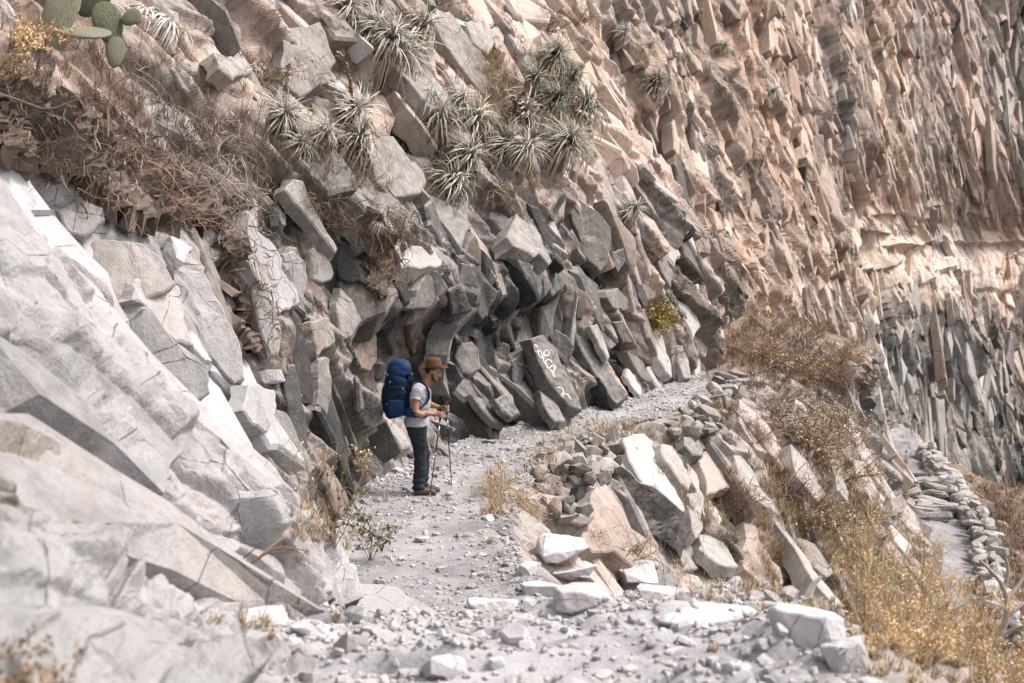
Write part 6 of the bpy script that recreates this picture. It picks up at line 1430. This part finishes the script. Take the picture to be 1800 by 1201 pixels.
grass_mass('slope_brush', 'brown scrub covering the far slope below the lower path', [(1720, 920, 40, 30, 220), (1760, 970, 40, 30, 240), (1780, 900, 40, 30, 160), (1700, 1010, 25, 30, 120), (1780, 1080, 30, 60, 160), (1740, 880, 30, 20, 100)], 73, 'brush', (9, 22), 13, ('brush',))
grass_mass('bank_grass', 'dry brown grass tangled over the upper left bank', [(250, 200, 60, 40, 70), (320, 260, 60, 40, 100), (200, 130, 60, 30, 30), (420, 230, 40, 40, 40), (640, 130, 40, 50, 40), (780, 240, 60, 50, 60), (950, 200, 40, 60, 50), (60, 120, 40, 40, 60), (580, 300, 40, 40, 60), (480, 320, 30, 40, 50)], 74, 'brush', (22, 60), 12, ('cliff',))

# ---------------------------------------------------------------- painted word and arrow on the dark rocks
def paint(name, strokes, wpx, label):
    """brushed strokes lying 5 mm proud of whatever rock face carries them"""
    dg = bpy.context.evaluated_depsgraph_get(); Vs, Fs, o = [], [], 0
    for ln in strokes:
        P = cr(np.array(ln, float), max(8, len(ln)*6)) if len(ln) > 2 else np.linspace(ln[0], ln[1], 8); T = np.gradient(P, axis=0); T /= np.linalg.norm(T, axis=1, keepdims=True); S_ = np.stack([-T[:, 1], T[:, 0]], 1)
        row = []; prev = None
        for i, (p, s) in enumerate(zip(P, S_)):
            ww = wpx*(.8+.4*float(vn(np.array(i*.5), np.array(o*.1), 3)))*(.6 if i in (0, len(P)-1) else 1)
            pr = []
            for e in (-.5, 0, .5):
                q = p+s*ww*e; rr = Vector(ray(*q)).normalized(); ok, loc, nrm, *_ = scene.ray_cast(dg, Vector(CAM), rr)
                pr.append((np.array(loc)-np.array(rr)*.006) if ok else None)
            row.append(pr)
        for pr in row:
            if any(x is None for x in pr): continue
        idx = o
        for pr in row: Vs += pr; o += 3
        for i in range(len(row)-1):
            for j in range(2):
                a_, b__, c__, d__ = idx+i*3+j, idx+i*3+j+1, idx+i*3+3+j+1, idx+i*3+3+j
                q4 = [Vs[a_], Vs[b__], Vs[c__], Vs[d__]]
                if max(np.linalg.norm(q4[x]-q4[(x+1) % 4]) for x in range(4)) < .3: Fs.append((a_, b__, c__, d__))
    me = mk(name, np.array(Vs), np.array(Fs), M['paint']); so = link(name, me, cliff); so['label'] = label; return so
bpy.context.view_layer.update()
gp = lambda pts: [(900+x/10.92, 580+y/10.92) for x, y in pts]
paint('painted_word', [gp([(490, 335), (470, 300), (440, 290), (428, 330), (440, 400), (470, 435)]), gp([(470, 435), (500, 400), (545, 400), (570, 450), (580, 520), (560, 530), (520, 480), (505, 430), (520, 400)]),
  gp([(600, 460), (640, 400), (680, 390), (710, 430), (710, 480), (670, 490), (625, 480), (605, 530), (610, 600), (640, 640)]), gp([(765, 630), (745, 590), (690, 570), (650, 600), (660, 680), (710, 740)]),
  gp([(710, 740), (760, 690), (810, 680), (830, 730), (800, 790), (760, 790), (735, 755)]), gp([(820, 700), (820, 760), (790, 820), (800, 880), (825, 910)])], 1.8, 'white hand-painted word running down the dark slab')
paint('painted_arrow', [[(980, 681), (987, 682), (991, 689), (989, 700)], [(989, 691), (998, 694), (1003, 702)], [(990, 690), (984, 698)]], 1.6, 'small white painted arrow below the painted word')
paint('painted_dash', [[(1062, 634), (1072, 633), (1083, 635)]], 2.2, 'short white painted dash right of the painted word')
